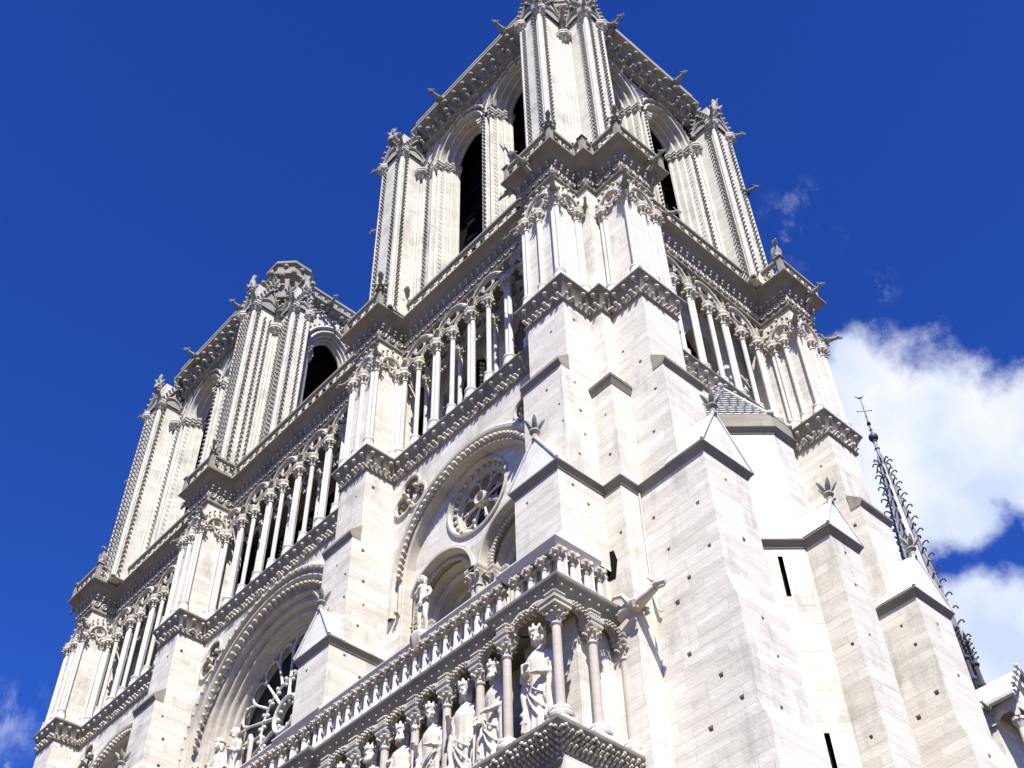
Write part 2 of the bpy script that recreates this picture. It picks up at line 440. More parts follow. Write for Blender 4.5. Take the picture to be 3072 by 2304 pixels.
# ================================================================== levels and plan
Z1, Z2, Z4, Z6, Z7 = 19.3, 24.4, 29.5, 40.02, 49.53
WALL = 1.85
WB = [(-21.15, -19.2), (-8.4, -6.5), (6.9, 8.8), (19.2, 21.2)]     # west buttresses
BAYS = [(-19.2, -8.4), (-6.5, 6.9), (8.8, 19.2)]
def plan_path(front=0.3, wall=WALL):
    p = [(-23.4, 15.9), (-23.4, 13.9), (-21.7, 13.9), (-21.7, 4.4), (-23.4, 4.4), (-23.4, 2.4), (-21.8, 2.4), (-21.8, 1.8)]
    for i, (a, b) in enumerate(WB):
        w0 = 1.8 if i == 0 else wall; w1 = 1.8 if i == 3 else wall
        p += [(a, w0), (a, front), (b, front), (b, w1)]
    p += [(21.8, 1.8), (21.8, 2.4), (23.4, 2.4), (23.4, 4.4), (21.65, 4.4), (21.65, 13.9), (23.4, 13.9), (23.4, 15.9), (21.65, 15.9), (21.65, 18)]
    return p
PATH = plan_path()

# ================================================================== columns (prototypes)
def col_parts(kind):
    """shaft, capital and base meshes at the origin, z measured from the gallery floor"""
    s, c, b = MB(), MB(), MB()
    if kind == 'thin': offs, r, zc, ab = [(0, 0)], 0.115, 5.15, 0.27
    elif kind == 'thick': offs, r, zc, ab = [(-.105, 0), (.105, 0), (0, .12)], 0.11, 5.35, 0.34
    elif kind == 'pair': offs, r, zc, ab = [(-.095, 0), (.095, -.0)], 0.095, 5.3, 0.29
    for ox, oy in offs:
        s.lathe(ox, oy, [(r, 0.6), (r, zc)], 14)
        c.lathe(ox, oy, [(r + .035, zc - .06), (r + .045, zc - .02), (r + .035, zc + .02), (r + .02, zc + .05), (r + .05, zc + .2), (r + .14, zc + .38)], 12)
        for k in range(8):
            a = 2 * PI * k / 8 + .2
            c.crocket((ox + (r + .05) * math.cos(a), oy + (r + .05) * math.sin(a), zc + .26), (math.cos(a), math.sin(a), 0), 0.2)
    c.lathe(0, 0, [(ab * .86, zc + .36), (ab, zc + .40), (ab, zc + .5), (ab * .93, zc + .53), (ab * 1.05, zc + .6), (ab * 1.05, zc + .72), (ab * .8, zc + .76)], 8, PI / 8)
    bw = ab * .82
    b.lathe(0, 0, [(bw * 1.12, 0.0), (bw * 1.12, .22), (bw, .26), (bw, .52), (bw * 1.08, .55), (bw * 1.06, .62), (bw * .8, .66)], 10, PI / 10)
    mat = M['column']
    return (mesh_of('gallery_column', s, mat), mesh_of('capital', c, M['carved']), mesh_of('base', b, mat), zc + .76)
COL = {k: col_parts(k) for k in ('thin', 'thick', 'pair')}
def column(kind, x, y, z, rz=0.0, name='gallery_column', parent=None):
    o = put(name, COL[kind][0], parent or cath, (x, y, z), rz)
    put('capital', COL[kind][1], o); put('base', COL[kind][2], o)
    return o

# ================================================================== gargoyle (prototype, looks along +X)
def gargoyle_mesh(mat='gargoyle'):
    m = MB()
    m.tube([(-.5, 0, -.05), (0, 0, 0), (.5, 0, .05), (.95, 0, .12), (1.25, 0, .2)], [.3, .3, .25, .17, .15], 10)
    m.ball((1.4, 0, .27), .2, True, (1.15, .85, .85)); m.tube([(1.4, 0, .25), (1.62, 0, .2), (1.78, 0, .17)], [.15, .11, .08], 8)
    m.tube([(1.38, 0, .16), (1.6, 0, .07), (1.7, 0, .05)], [.1, .07, .05], 6)
    for s in (-1, 1):
        m.tube([(1.3, s * .12, .4), (1.2, s * .2, .55), (1.1, s * .22, .62)], [.07, .05, .015], 6)
        m.tube([(.15, s * .22, .1), (.0, s * .36, .42), (-.35, s * .42, .5), (-.6, s * .36, .42)], [.14, .1, .06, .02], 6)
        m.tube([(.2, s * .24, 0), (.5, s * .34, -.1), (.42, s * .3, -.32), (.62, s * .28, -.36)], [.12, .1, .06, .05], 6)
        m.ball((1.52, s * .1, .36), .05)
    m.tube([(0, 0, -.2), (.1, 0, -.45), (-.4, 0, -.7)], [.22, .2, .25], 6)
    return mesh_of('gargoyle', m, M[mat])
GARG = gargoyle_mesh(); GARG_PALE = gargoyle_mesh('statue')
def gargoyle(x, y, z, ang, s=0.8, parent=None): return put('gargoyle', GARG, parent or cath, (x, y, z), math.radians(ang), s)

# ================================================================== facade walls, arches and windows
def band_balls(m, F, pts, nr, off, d, r, step, fine=False):
    acc = 0; last = pts[0]
    for p, q in zip(pts, nr):
        l = math.hypot(p[0] - last[0], p[1] - last[1]); acc += l; last = p
        if acc >= step:
            acc = 0; P = F(p[0] - q[0] * off, d, p[1] - q[1] * off); m.ball(P, r, fine)
def dense_arch(uc, hw, zs, rise, off=0, z0=None, n=90): return arch(uc, hw, zs, rise, n, off, z0)

def facade_bay(kind, u0, u1, uc, hw, zs):
    F = FW(WALL)
    w = MB(); z_floor = Z2
    A, An = arch(uc, hw, zs, hw, 28, 0, z_floor)
    outer = [(u0, 18.0), (u1, 18.0), (u1, 38.95), (u0, 38.95)]
    hole = A
    tre = []
    span = hw + 1.0
    for sgn in (-1, 1):
        cu = uc + sgn * (span * .745 if kind == 'side' else 5.35); cz = 37.3 if kind == 'side' else 37.2
        tre.append(foil(cu, cz, .52, .56, 3))
    w.plate(F, 0, outer, [hole] + tre)
    wall = part('facade_wall', w, M['wall'], cath, False)
    for tpoly in tre:
        t = MB(); t.rim(F, tpoly, 0.0, -.4); t.plate(F, -.4, tpoly)
        P = [F(u, .03, z) for u, z in tpoly]; t.tube(P, .085, 6, True)
        cu = sum(u for u, z in tpoly) / len(tpoly); cz = sum(z for u, z in tpoly) / len(tpoly)
        for k in range(18):
            u, z = tpoly[int(k * len(tpoly) / 18)]
            t.ball(F(cu + (u - cu) * .8, -.12, cz + (z - cz) * .8), .1)
        for k in range(3):
            a = PI / 2 + PI / 3 + 2 * PI * k / 3
            t.crocket(F(cu + .45 * math.cos(a), -.1, cz + .45 * math.sin(a)), (0, -1, 0), .35)
        t.ball(F(cu, -.3, cz), .3, True, (1, .6, 1))
        for k in range(7):
            a = random.uniform(0, 6.28); rr = random.uniform(.25, .6)
            t.ball(F(cu + rr * math.cos(a), -.3, cz + rr * math.sin(a)), random.uniform(.1, .18))
        part('trefoil_panel', t, M['carved'], wall)
    # hood with foliage + stepped archivolts
    h = MB()
    B, Bn = dense_arch(uc, hw, zs, hw, 0, zs - (1.55 if kind == 'side' else 1.4))
    if kind == 'side':
        h.sweep_curve(F, B, Bn, [(-.66, 0), (-.68, .12), (-.55, .22), (-.42, .2), (-.36, .1), (-.3, 0)])
        h.sweep_curve(F, B, Bn, [(-.3, 0.002)] + roll(-.2, 0, .05)[1:-1] + [(-.1, 0.002)])
        inner = [(0, 0)] + roll(0.0, -.02, .07) + [(.14, -.02), (.16, -.3), (.2, -.42)]
        h.sweep_curve(F, A, An, inner)
        band_balls(h, F, B, Bn, -.5, .1, .12, .34)
        for i, (p, q) in enumerate(zip(B, Bn)):
            if i % 4 == 0: h.crocket(F(p[0] + q[0] * .14, -.05, p[1] + q[1] * .14), (q[0] * -.3, -1, q[1] * -.3), .36)
    else:
        h.sweep_curve(F, B, Bn, [(-.62, 0), (-.64, .14), (-.5, .24), (-.36, .22), (-.3, .08), (-.26, 0)])
        prof = [(-.2, 0.002)] + roll(-.16, .02, .11) + [(.1, -.02), (.14, -.22), (.42, -.28), (.46, -.34)]
        o, d = .46, -.34
        for k in range(3):
            prof += roll(o, d, .1) + [(o + .22, d), (o + .24, d - .2), (o + .40, d - .24)]
            o += .40; d -= .24
        prof += [(1.72, -1.12), (1.78, -1.3)]
        A2, An2 = dense_arch(uc, hw, zs, hw, 0, z_floor)
        h.sweep_curve(F, A2, An2, prof)
        band_balls(h, F, B, Bn, -.46, .16, .15, .42)
        for i, (p, q) in enumerate(zip(B, Bn)):
            if i % 4 == 0: h.crocket(F(p[0] - q[0] * .26, -.16, p[1] - q[1] * .26), (-q[0] * .5, -1, -q[1] * .5), .34)
        for sgn in (-1, 1):
            h.lathe(uc + sgn * (hw + .35), WALL - .2, [(.12, zs - 2.3), (.35, zs - 1.9), (.5, zs - 1.5), (.5, zs - 1.3), (.2, zs - 1.2)], 8)
            for q in range(5): h.crocket((uc + sgn * (hw + .3) + (q - 2) * .18, WALL - .5, zs - 1.8 + (q % 2) * .2), (0, -1, 0), .4)
    part('arch_moulding', h, M['carved'], wall)
    return wall

def side_bay(u0, u1, uc):
    F = FW(WALL); hw, zs = 4.1, 32.75
    wall = facade_bay('side', u0, u1, uc, hw, zs)
    t = MB(); d = -.40
    A, An = arch(uc, hw - .18, zs, hw - .18, 28, 0, Z2)
    oc, on = circle(uc + .02, 34.85, 1.72, 48)
    ls = [uc - 2.2, uc + 2.2]; lhw, lzs, lr = 1.98, 31.15, 2.0
    holes = [oc]
    for lc in ls:
        P, _ = arch(lc, lhw, lzs, lr, 16, 0, Z2 + .05); holes.append(P)
    t.plate(F, d, A, holes)
    part('tympanum', t, M['wall'], wall, False)
    # oculus
    o = MB(); C, Cn = circle(uc + .02, 34.85, 1.72, 60)
    o.sweep_curve(F, C, Cn, [(-.12, d), (-.1, d + .08), (0, d + .1), (.06, d - .02), (.08, d - .18), (.3, d - .2), (.34, d - .3), (.42, d - .32), (.44, d - .75)], True)
    for k in range(26):
        a = 2 * PI * k / 26; o.ball(F(uc + .02 + 1.54 * math.cos(a), d - .14, 34.85 + 1.54 * math.sin(a)), .11)
    o.plate(F, d - .75, [(u, z) for u, z in circle(uc + .02, 34.85, 1.3, 40)[0]])
    op = part('oculus_window', o, M['carved'], wall)
    s = MB()
    for k in range(8):
        a = 2 * PI * (k + .25) / 8; ca, sa = math.cos(a), math.sin(a); cz = 34.85; cu = uc + .02
        s.tube([F(cu + r * ca, d - .32, cz + r * sa) for r in (.3, .92)], .055, 8)
        s.ball(F(cu + .95 * ca, d - .32, cz + .95 * sa), .11, False)
        a2 = a + PI / 8
        pts = [F(cu + .98 * math.cos(a2) + .36 * math.cos(q), d - .34, cz + .98 * math.sin(a2) + .36 * math.sin(q)) for q in [a2 - PI * .62 + PI * 1.24 * i / 10 for i in range(11)]]
        s.tube(pts, .05, 6)
    part('spoke', s, M['carved'], op)
    hb = MB(); hb.sweep_curve(F, *circle(uc + .02, 34.85, .34, 24), [(0, d - .45), (0, d - .1), (.06, d - .06), (.14, d - .1), (.16, d - .45)], True)
    part('hub', hb, M['carved'], op)
    gl = MB()
    for k in range(8):
        a = 2 * PI * (k + .75) / 8
        gl.plate(F, d - .735, circle(uc + .02 + .72 * math.cos(a), 34.85 + .72 * math.sin(a), .26, 12)[0])
    part('glass', gl, M['glass'], op, False)
    # twin lancets
    for lc in ls:
        P, Pn = arch(lc, lhw, lzs, lr, 22, 0, Z2 + .05)
        prof = [(-.14, d)] + [(-.14, d + .1)] + roll(-.12, d + .06, .07) + [(.06, d - .05), (.1, d - .5), (.12, d - .62)] + roll(.14, d - .62, .09) + [(.34, d - .66), (.4, d - .95)] + roll(.42, d - .95, .09) + [(.66, d - 1.0), (.7, d - 1.5), (.9, d - 1.55), (.92, d - 2.0)]
        l = MB(); l.sweep_curve(F, P, Pn, prof)
        Q, Qn = dense_arch(lc, lhw, lzs, lr, 0, lzs - .2)
        for i, (p, q) in enumerate(zip(Q, Qn)):
            if i % 5 == 0: l.crocket(F(p[0] - q[0] * .1, d - .3, p[1] - q[1] * .1), (-q[0], -.2, -q[1]), .3)
        lp = part('lancet_window', l, M['carved'], wall)
        gl = MB(); gl.plate(F, d - 1.9, [(u, z) for u, z in arch(lc, lhw - .85, lzs, lr - .9, 12, 0, Z2 + .05)[0]])
        part('glass', gl, M['glass'], lp, False)
        for sgn in (-1, 1):
            c = MB()
            for k, (oo, dd) in enumerate([(-.1, .02), (.2, -.45), (.5, -.85)]):
                x = lc + sgn * (lhw - oo); y = WALL - (d + dd)
                c.lathe(x, y, [(.13, Z2 + .3), (.13, lzs - .95), (.19, lzs - .9), (.16, lzs - .85), (.2, lzs - .6), (.3, lzs - .38)], 10)
                c.lathe(x, y, [(.30, lzs - .38), (.36, lzs - .33), (.36, lzs - .2), (.4, lzs - .16), (.4, lzs - .04), (.2, lzs)], 4, PI / 4)
                for q in range(7): a = 2 * PI * q / 7; c.crocket((x + .18 * math.cos(a), y + .18 * math.sin(a), lzs - .5), (math.cos(a), math.sin(a), 0), .24)
            part('jamb_colonnette', c, M['carved'], lp)
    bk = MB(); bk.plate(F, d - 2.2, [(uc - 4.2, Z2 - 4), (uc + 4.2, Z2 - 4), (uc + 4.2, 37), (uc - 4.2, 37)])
    part('shade_sheet', bk, M['dark'], wall, False)  # black sheet painting the unlit inside behind the lancets

side_bay(8.7, 19.3, 13.9)
side_bay(-19.3, -8.3, -13.85)
facade = facade_bay('rose', -6.6, 7.0, 0.1, 5.9, 32.2)

# rose window ------------------------------------------------------
def rose():
    F = FW(3.05); cu, cz = 0.05, 32.1; R = 4.28
    b = MB(); C, Cn = circle(cu, cz, R, 80)
    b.plate(F, 0, [(-4.6, 22), (4.7, 22), (4.7, 36.6), (-4.6, 36.6)], [C])
    b.sweep_curve(F, C, Cn, [(0, 0), (.02, .1), (.1, .12), (.14, .02), (.14, -.25), (.22, -.27), (.22, -.6)], True)
    root = part('rose_window', b, M['carved'], facade)
    g = MB(); g.plate(F, -.45, circle(cu, cz, R, 48)[0]); part('glass', g, M['glass'], root, False)
    m = MB()
    # outer scallops
    for k in range(20):
        a = 2 * PI * (k + .5) / 20 + math.radians(2.4)
        c0 = (cu + 3.62 * math.cos(a), cz + 3.62 * math.sin(a))
        pts = [F(c0[0] + .5 * math.cos(q), -.12, c0[1] + .5 * math.sin(q)) for q in [a - 1.9 + 3.8 * i / 12 for i in range(13)]]
        m.tube(pts, .055, 6)
        for s in (-1, 1):
            q = a + s * .085; m.ball(F(cu + 4.02 * math.cos(q), -.1, cz + 4.02 * math.sin(q)), .1)
    part('tracery_ring', m, M['column'], root)
    m = MB(); pts = [F(u, -.12, z) for u, z in circle(cu, cz, 1.95, 60)[0]]; m.tube(pts, .065, 8, True)
    for k in range(20):
        a = 2 * PI * k / 20 + math.radians(2.4)
        for s in (-1, 1):
            q = a + s * .16
            m.ball(F(cu + 2.12 * math.cos(q), -.1, cz + 2.12 * math.sin(q)), .1); m.ball(F(cu + 1.75 * math.cos(q), -.1, cz + 1.75 * math.sin(q)), .1)
    part('tracery_ring', m, M['column'], root)
    for k in range(20):
        a = 2 * PI * k / 20 + math.radians(2.4)
        s = MB(); s.tube([F(cu + r * math.cos(a), -.12, cz + r * math.sin(a)) for r in (2.0, 2.1, 3.3, 3.45)], [.1, .07, .06, .1], 8)
        part('spoke', s, M['column'], root)
    for k in range(10):
        a = 2 * PI * k / 10 + math.radians(20.4)
        s = MB(); s.tube([F(cu + r * math.cos(a), -.12, cz + r * math.sin(a)) for r in (.85, .98, 1.75, 1.9)], [.12, .085, .08, .12], 8)
        part('spoke', s, M['column'], root)
    h = MB(); h.sweep_curve(F, *circle(cu, cz, .95, 36), [(0, -.4), (0, .02), (.08, .06), (.2, .02), (.22, -.4)], True)
    for k in range(10):
        a = 2 * PI * k / 10; h.ball(F(cu + .62 * math.cos(a), -.1, cz + .62 * math.sin(a)), .11)
    part('hub', h, M['column'], root)
rose()

# ================================================================== west buttresses
def holes(us, zs, s=0.15, jit=0.25):
    return [(u + random.uniform(-jit, jit) * .3, z + random.uniform(-jit, jit), s) for z in zs for u in us]
def gable_finial(m, x, y, z, h=0.95):
    m.lathe(x, y, [(.13, z - .15), (.10, z + .12), (.15, z + .16), (.2, z + .22), (.19, z + .28), (.1, z + .33), (.085, z + h * .5), (.12, z + h * .72), (.06, z + h * .9), (.015, z + h * 1.02)], 10)
    for k in range(5):
        a = .5 + k * PI * 2 / 5; c, s = math.cos(a), math.sin(a)
        m.tube([(x + .07 * c, y + .07 * s, z + h * .40), (x + .17 * c, y + .17 * s, z + h * .60), (x + .27 * c, y + .27 * s, z + h * .80), (x + .38 * c, y + .38 * s, z + h * .93)], [.06, .10, .085, .02], 6)

def gable_cap(F, u0, u1, dl, db, z0, zr, parent):
    """saddle-roofed weathering on top of a buttress stage: eaves u0..u1, front at dl, running back to db"""
    m = MB(); um = (u0 + u1) / 2; t = .09
    f = dl - .02
    vs = [F(u0, f, z0), F(u1, f, z0), F(um, f - .18, zr), F(u0, db, z0), F(u1, db, z0), F(um, db, zr)]
    m.add(vs, [(0, 1, 2), (0, 2, 5, 3), (1, 4, 5, 2), (3, 5, 4)])
    # raised verges on the front rakes
    for a, b in ((u0, um), (u1, um)):
        m.tube([F(a, f + .01, z0), F((a + b) / 2, f - .09, (z0 + zr) / 2), F(b, f - .18, zr)], .06, 6)
    o = part('gable_cap', m, M['weathering'], parent, False)
    k = MB(); p = F(um, f - .2, zr); gable_finial(k, p[0], p[1], zr, .8); part('finial', k, M['gargoyle'], o)

def ledge(m, path, z, out=.16, h=.22, closed=False, back=0.6):
    m.sweep_plan(path, [(0, z - h - .1), (.03, z - h - .08), (.06, z - h), (out * .8, z - h * .45), (out, z - h * .28), (out, z - .02), (out - .02, z), (-back, z + .06)], closed)

def west_buttress(i):
    xl, xr = WB[i]
    a, b = xl, xr
    F = FW(0)
    m = MB()
    def stage(x0, x1, yf, z0, z1, hw_, hs_, hn_=()):
        m.face_holes(FW(yf), x0, x1, z0, z1, 0, hw_)
        m.face_holes(FS(x1), yf, 3.2, z0, z1, 0, hs_)
        m.face_holes(FN(x0), yf, 3.2, z0, z1, 0, hn_)
        m.plate(lambda u, d, z: (u, z, d), z1, [(x0, yf), (x1, yf), (x1, 3.2), (x0, 3.2)])
    w = xr - xl
    stage(a, b, .3, 35.15, 38.95, [(a + w * .62, 37.6, .15)], [(.75, 37.9, .15)])
    stage(a, b + .02, -.1, Z4, 35.3, [(a + w * .55, 33.9, .15), (a + w * .9, 33.0, .15), (a + w * .93, 31.8, .15)], [(.5, 34.2, .15), (.62, 33.0, .15), (.85, 31.6, .15), (.5, 30.6, .15)])
    stage(a + .05, b - .1, -.6, Z2 - .1, 26.0, [], [])
    stage(a - .02, b + .06, -.68, 26.0, Z4 - .15, [(a + w * .3, 28.6, .16), (a + w * .7, 27.3, .15)], [(.1, 28.9, .15), (.75, 28.2, .15)])
    stage(a - .4, b - .2, -.1, Z1 - 1, Z2 - .1, [], [])
    stage(a - .6, b + .35, -1.42, 2, Z1 - .9, [(a + .4, 17.4, .15)], [])
    root = part('buttress', m, M['wall'], cath, False)
    l = MB()
    # sloped set-off with drip
    l.sweep_plan([(a - .03, .29), (a - .03, -.1), (b + .03, -.1), (b + .03, .29)][1:3], [(0, 34.78), (.05, 34.82), (.08, 34.9), (.15, 34.98), (.15, 35.1), (-.42, 35.62)])
    for x in (a - .03, b + .03): l.add([(x, -.1, 34.78), (x, -.25, 35.0), (x, -.25, 35.1), (x, .32, 35.62), (x, .32, 34.78)], [(0, 1, 2, 3, 4)])
    part('weathering_ledge', l, M['cornice'], root, False)
    l = MB(); ledge(l, [(a - .02, 1.8), (a - .02, -.68), (b + .06, -.68), (b + .06, 1.55 if i == 3 else 1.9)], Z4)
    part('weathering_ledge', l, M['cornice'], root, False)
    gable_cap(F, a - .16, b + .2, .83, .05, Z4 + .03, 31.45, root)
    return root
for i in range(4): west_buttress(i)

# ================================================================== south buttresses, notch pilaster, stair turret
def south_buttress(y0, y1, deep=True):
    m = MB()
    def stage(x1, z0, z1, ya, yb, hw_=(), hs_=()):
        m.face_holes(FW(ya), 20.5, x1, z0, z1, 0, hw_)
        m.face_holes(FS(x1), ya, yb, z0, z1, 0, hs_)
        m.plate(FW(yb), 0, [(20.5, z0), (x1, z0), (x1, z1), (20.5, z1)])
        m.plate(lambda u, d, z: (u, z, d), z1, [(20.5, ya), (x1, ya), (x1, yb), (20.5, yb)])
    c = (y0 + y1) / 2
    stage(23.4, 34.7, 38.95, y0, y1, [(22.75, 37.6, .15), (22.2, 36.6, .15), (22.9, 35.5, .15)], [])
    stage(23.85, Z4, 34.9, y0 - .03, y1 + .02, [(23.3, 33.6, .15), (22.4, 32.9, .15), (23.1, 31.4, .15), (22.2, 30.7, .15)], [])
    hw_ = [(23.9, 28.5, .17), (24.35, 27.3, .17), (22.6, 27.9, .17), (23.0, 26.5, .17), (24.5, 25.4, .17), (23.6, 24.9, .17), (24.8, 23.4, .17), (23.2, 22.2, .17), (24.0, 21.0, .17), (24.6, 20.0, .17), (23.4, 19.6, .17), (22.9, 24.2, .17), (24.2, 18.6, .17), (23.0, 18.0, .17)]
    hs_ = [(c - .1, 28.6, .16), (c + .1, 26.2, .16), (c, 23.0, .16), (c + .2, 21.6, .16), (c - .1, 19.9, .16)]
    stage(24.9, 23.3, Z4 - .15, y0 - .1, y1 + .08, hw_, hs_)
    stage(25.12, 19.1, 23.3, y0 - .1, y1 + .2, hw_, hs_)
    stage(25.36, 2, 19.1, y0 - .1, y1 + .26, hw_, hs_)
    root = part('buttress', m, M['wall'], cath, False)
    l = MB()
    l.sweep_plan([(23.85, y0 - .05), (23.85, y1 + .04)], [(0, 34.4), (.05, 34.44), (.08, 34.5), (.16, 34.58), (.16, 34.7), (-.47, 35.25)])
    for y in (y0 - .05, y1 + .04): l.add([(23.85, y, 34.4), (24.01, y, 34.6), (24.01, y, 34.7), (23.39, y, 35.25), (23.39, y, 34.4)], [(0, 1, 2, 3, 4)])
    part('weathering_ledge', l, M['cornice'], root, False)
    l = MB(); ledge(l, [(21.9, y0 - .1), (24.9, y0 - .1), (24.9, y1 + .08), (22, y1 + .08)], Z4, .18)
    part('weathering_ledge', l, M['cornice'], root, False)
    gable_cap(FS(0), y0 - .27, y1 + .26, 25.05, 23.4, Z4 + .03, 31.8, root)
    for (xa, xb, zt, zb_, yb) in ((24.9, 25.12, 24.1, 23.3, y1 + .2), (25.12, 25.36, 19.85, 19.1, y1 + .26)):
        s = MB(); s.add([(xa - .004, y0 - .1, zt), (xb, y0 - .1, zb_ + .004), (xb, yb, zb_ + .004), (xa - .004, yb, zt), (xa, y0 - .1, zb_), (xa, yb, zb_)], [(0, 1, 2, 3), (0, 4, 1), (3, 2, 5)])
        part('weathering_ledge', s, M['wall'], root, False)
    return root
SB1 = south_buttress(2.4, 4.4); south_buttress(13.9, 15.9)

# pilaster in the corner between the two corner buttresses
m = MB()
m.wbox(20.5, 21.8, 1.8, 4, 34.2, 38.95)
m.face_holes(FW(1.38), 20.8, 22.2, Z4, 34.3, 0, [(21.7, 32.6, .13), (21.75, 30.8, .13)]); m.face_holes(FS(22.2), 1.38, 4, Z4, 34.3, 0, [])
m.plate(lambda u, d, z: (u, z, d), 34.3, [(20.8, 1.38), (22.2, 1.38), (22.2, 4), (20.8, 4)])
m.face_holes(FW(1.42), 20.8, 22.05, 2, Z4 - .12, 0, [(21.75, 27.4, .15)]); m.face_holes(FS(22.05), 1.42, 4, 2, Z4 - .12, 0, [])
pil = part('corner_pilaster', m, M['wall'], cath, False)
l = MB(); ledge(l, [(21.2, 1.38), (22.2, 1.38), (22.2, 2.35)], 34.35, .15, .28)
l.add([(21.0, 1.23, 34.37), (22.35, 1.23, 34.37), (22.35, 2.38, 34.37), (21.8, 1.8, 35.0), (21.0, 1.8, 35.0), (21.8, 2.4, 35.0)], [(0, 1, 3, 4), (1, 2, 5, 3)])
part('weathering_ledge', l, M['cornice'], pil, False)
l = MB(); ledge(l, [(21.28, 1.42), (22.05, 1.42), (22.05, 2.28)], Z4 - .01, .16, .22)
part('weathering_ledge', l, M['cornice'], pil, False)
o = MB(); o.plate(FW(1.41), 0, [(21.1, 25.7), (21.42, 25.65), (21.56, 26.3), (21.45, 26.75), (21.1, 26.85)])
part('passage_shade', o, M['dark'], pil, False)  # flat dark sheet that paints the shade in the passage niche
p = MB(); p.tube([(22.12, 2.23, 29.2), (22.12, 2.23, 25.0), (22.3, 2.2, 24.3), (22.4, 2.2, 24.2)], .03, 8)
part('downpipe', p, M['column'], cath)

# south wall + turret
m = MB(); m.plate(FS(21.65), 0, [(4, 2), (18, 2), (18, 38.95), (4, 38.95)])
m.plate(FN(-21.7), 0, [(2, 2), (18, 2), (18, 38.95), (2, 38.95)])
m.plate(FW(18), 0, [(-21.7, 2), (21.65, 2), (21.65, 38.95), (-21.7, 38.95)])
m.plate(FW(-.4), 0, [(-22, 2), (22, 2), (22, 18.2), (-22, 18.2)])
part('side_wall', m, M['wall'], cath, False)
m = MB()
for sx in (-1,):
    for y0 in (2.4, 13.9): m.wbox(-23.4, -21, y0, y0 + 2, 2, 38.95)
m.wbox(-21.8, -20, 1.8, 4, 2, 38.95)
part('buttress', m, M['wall'], cath, False)

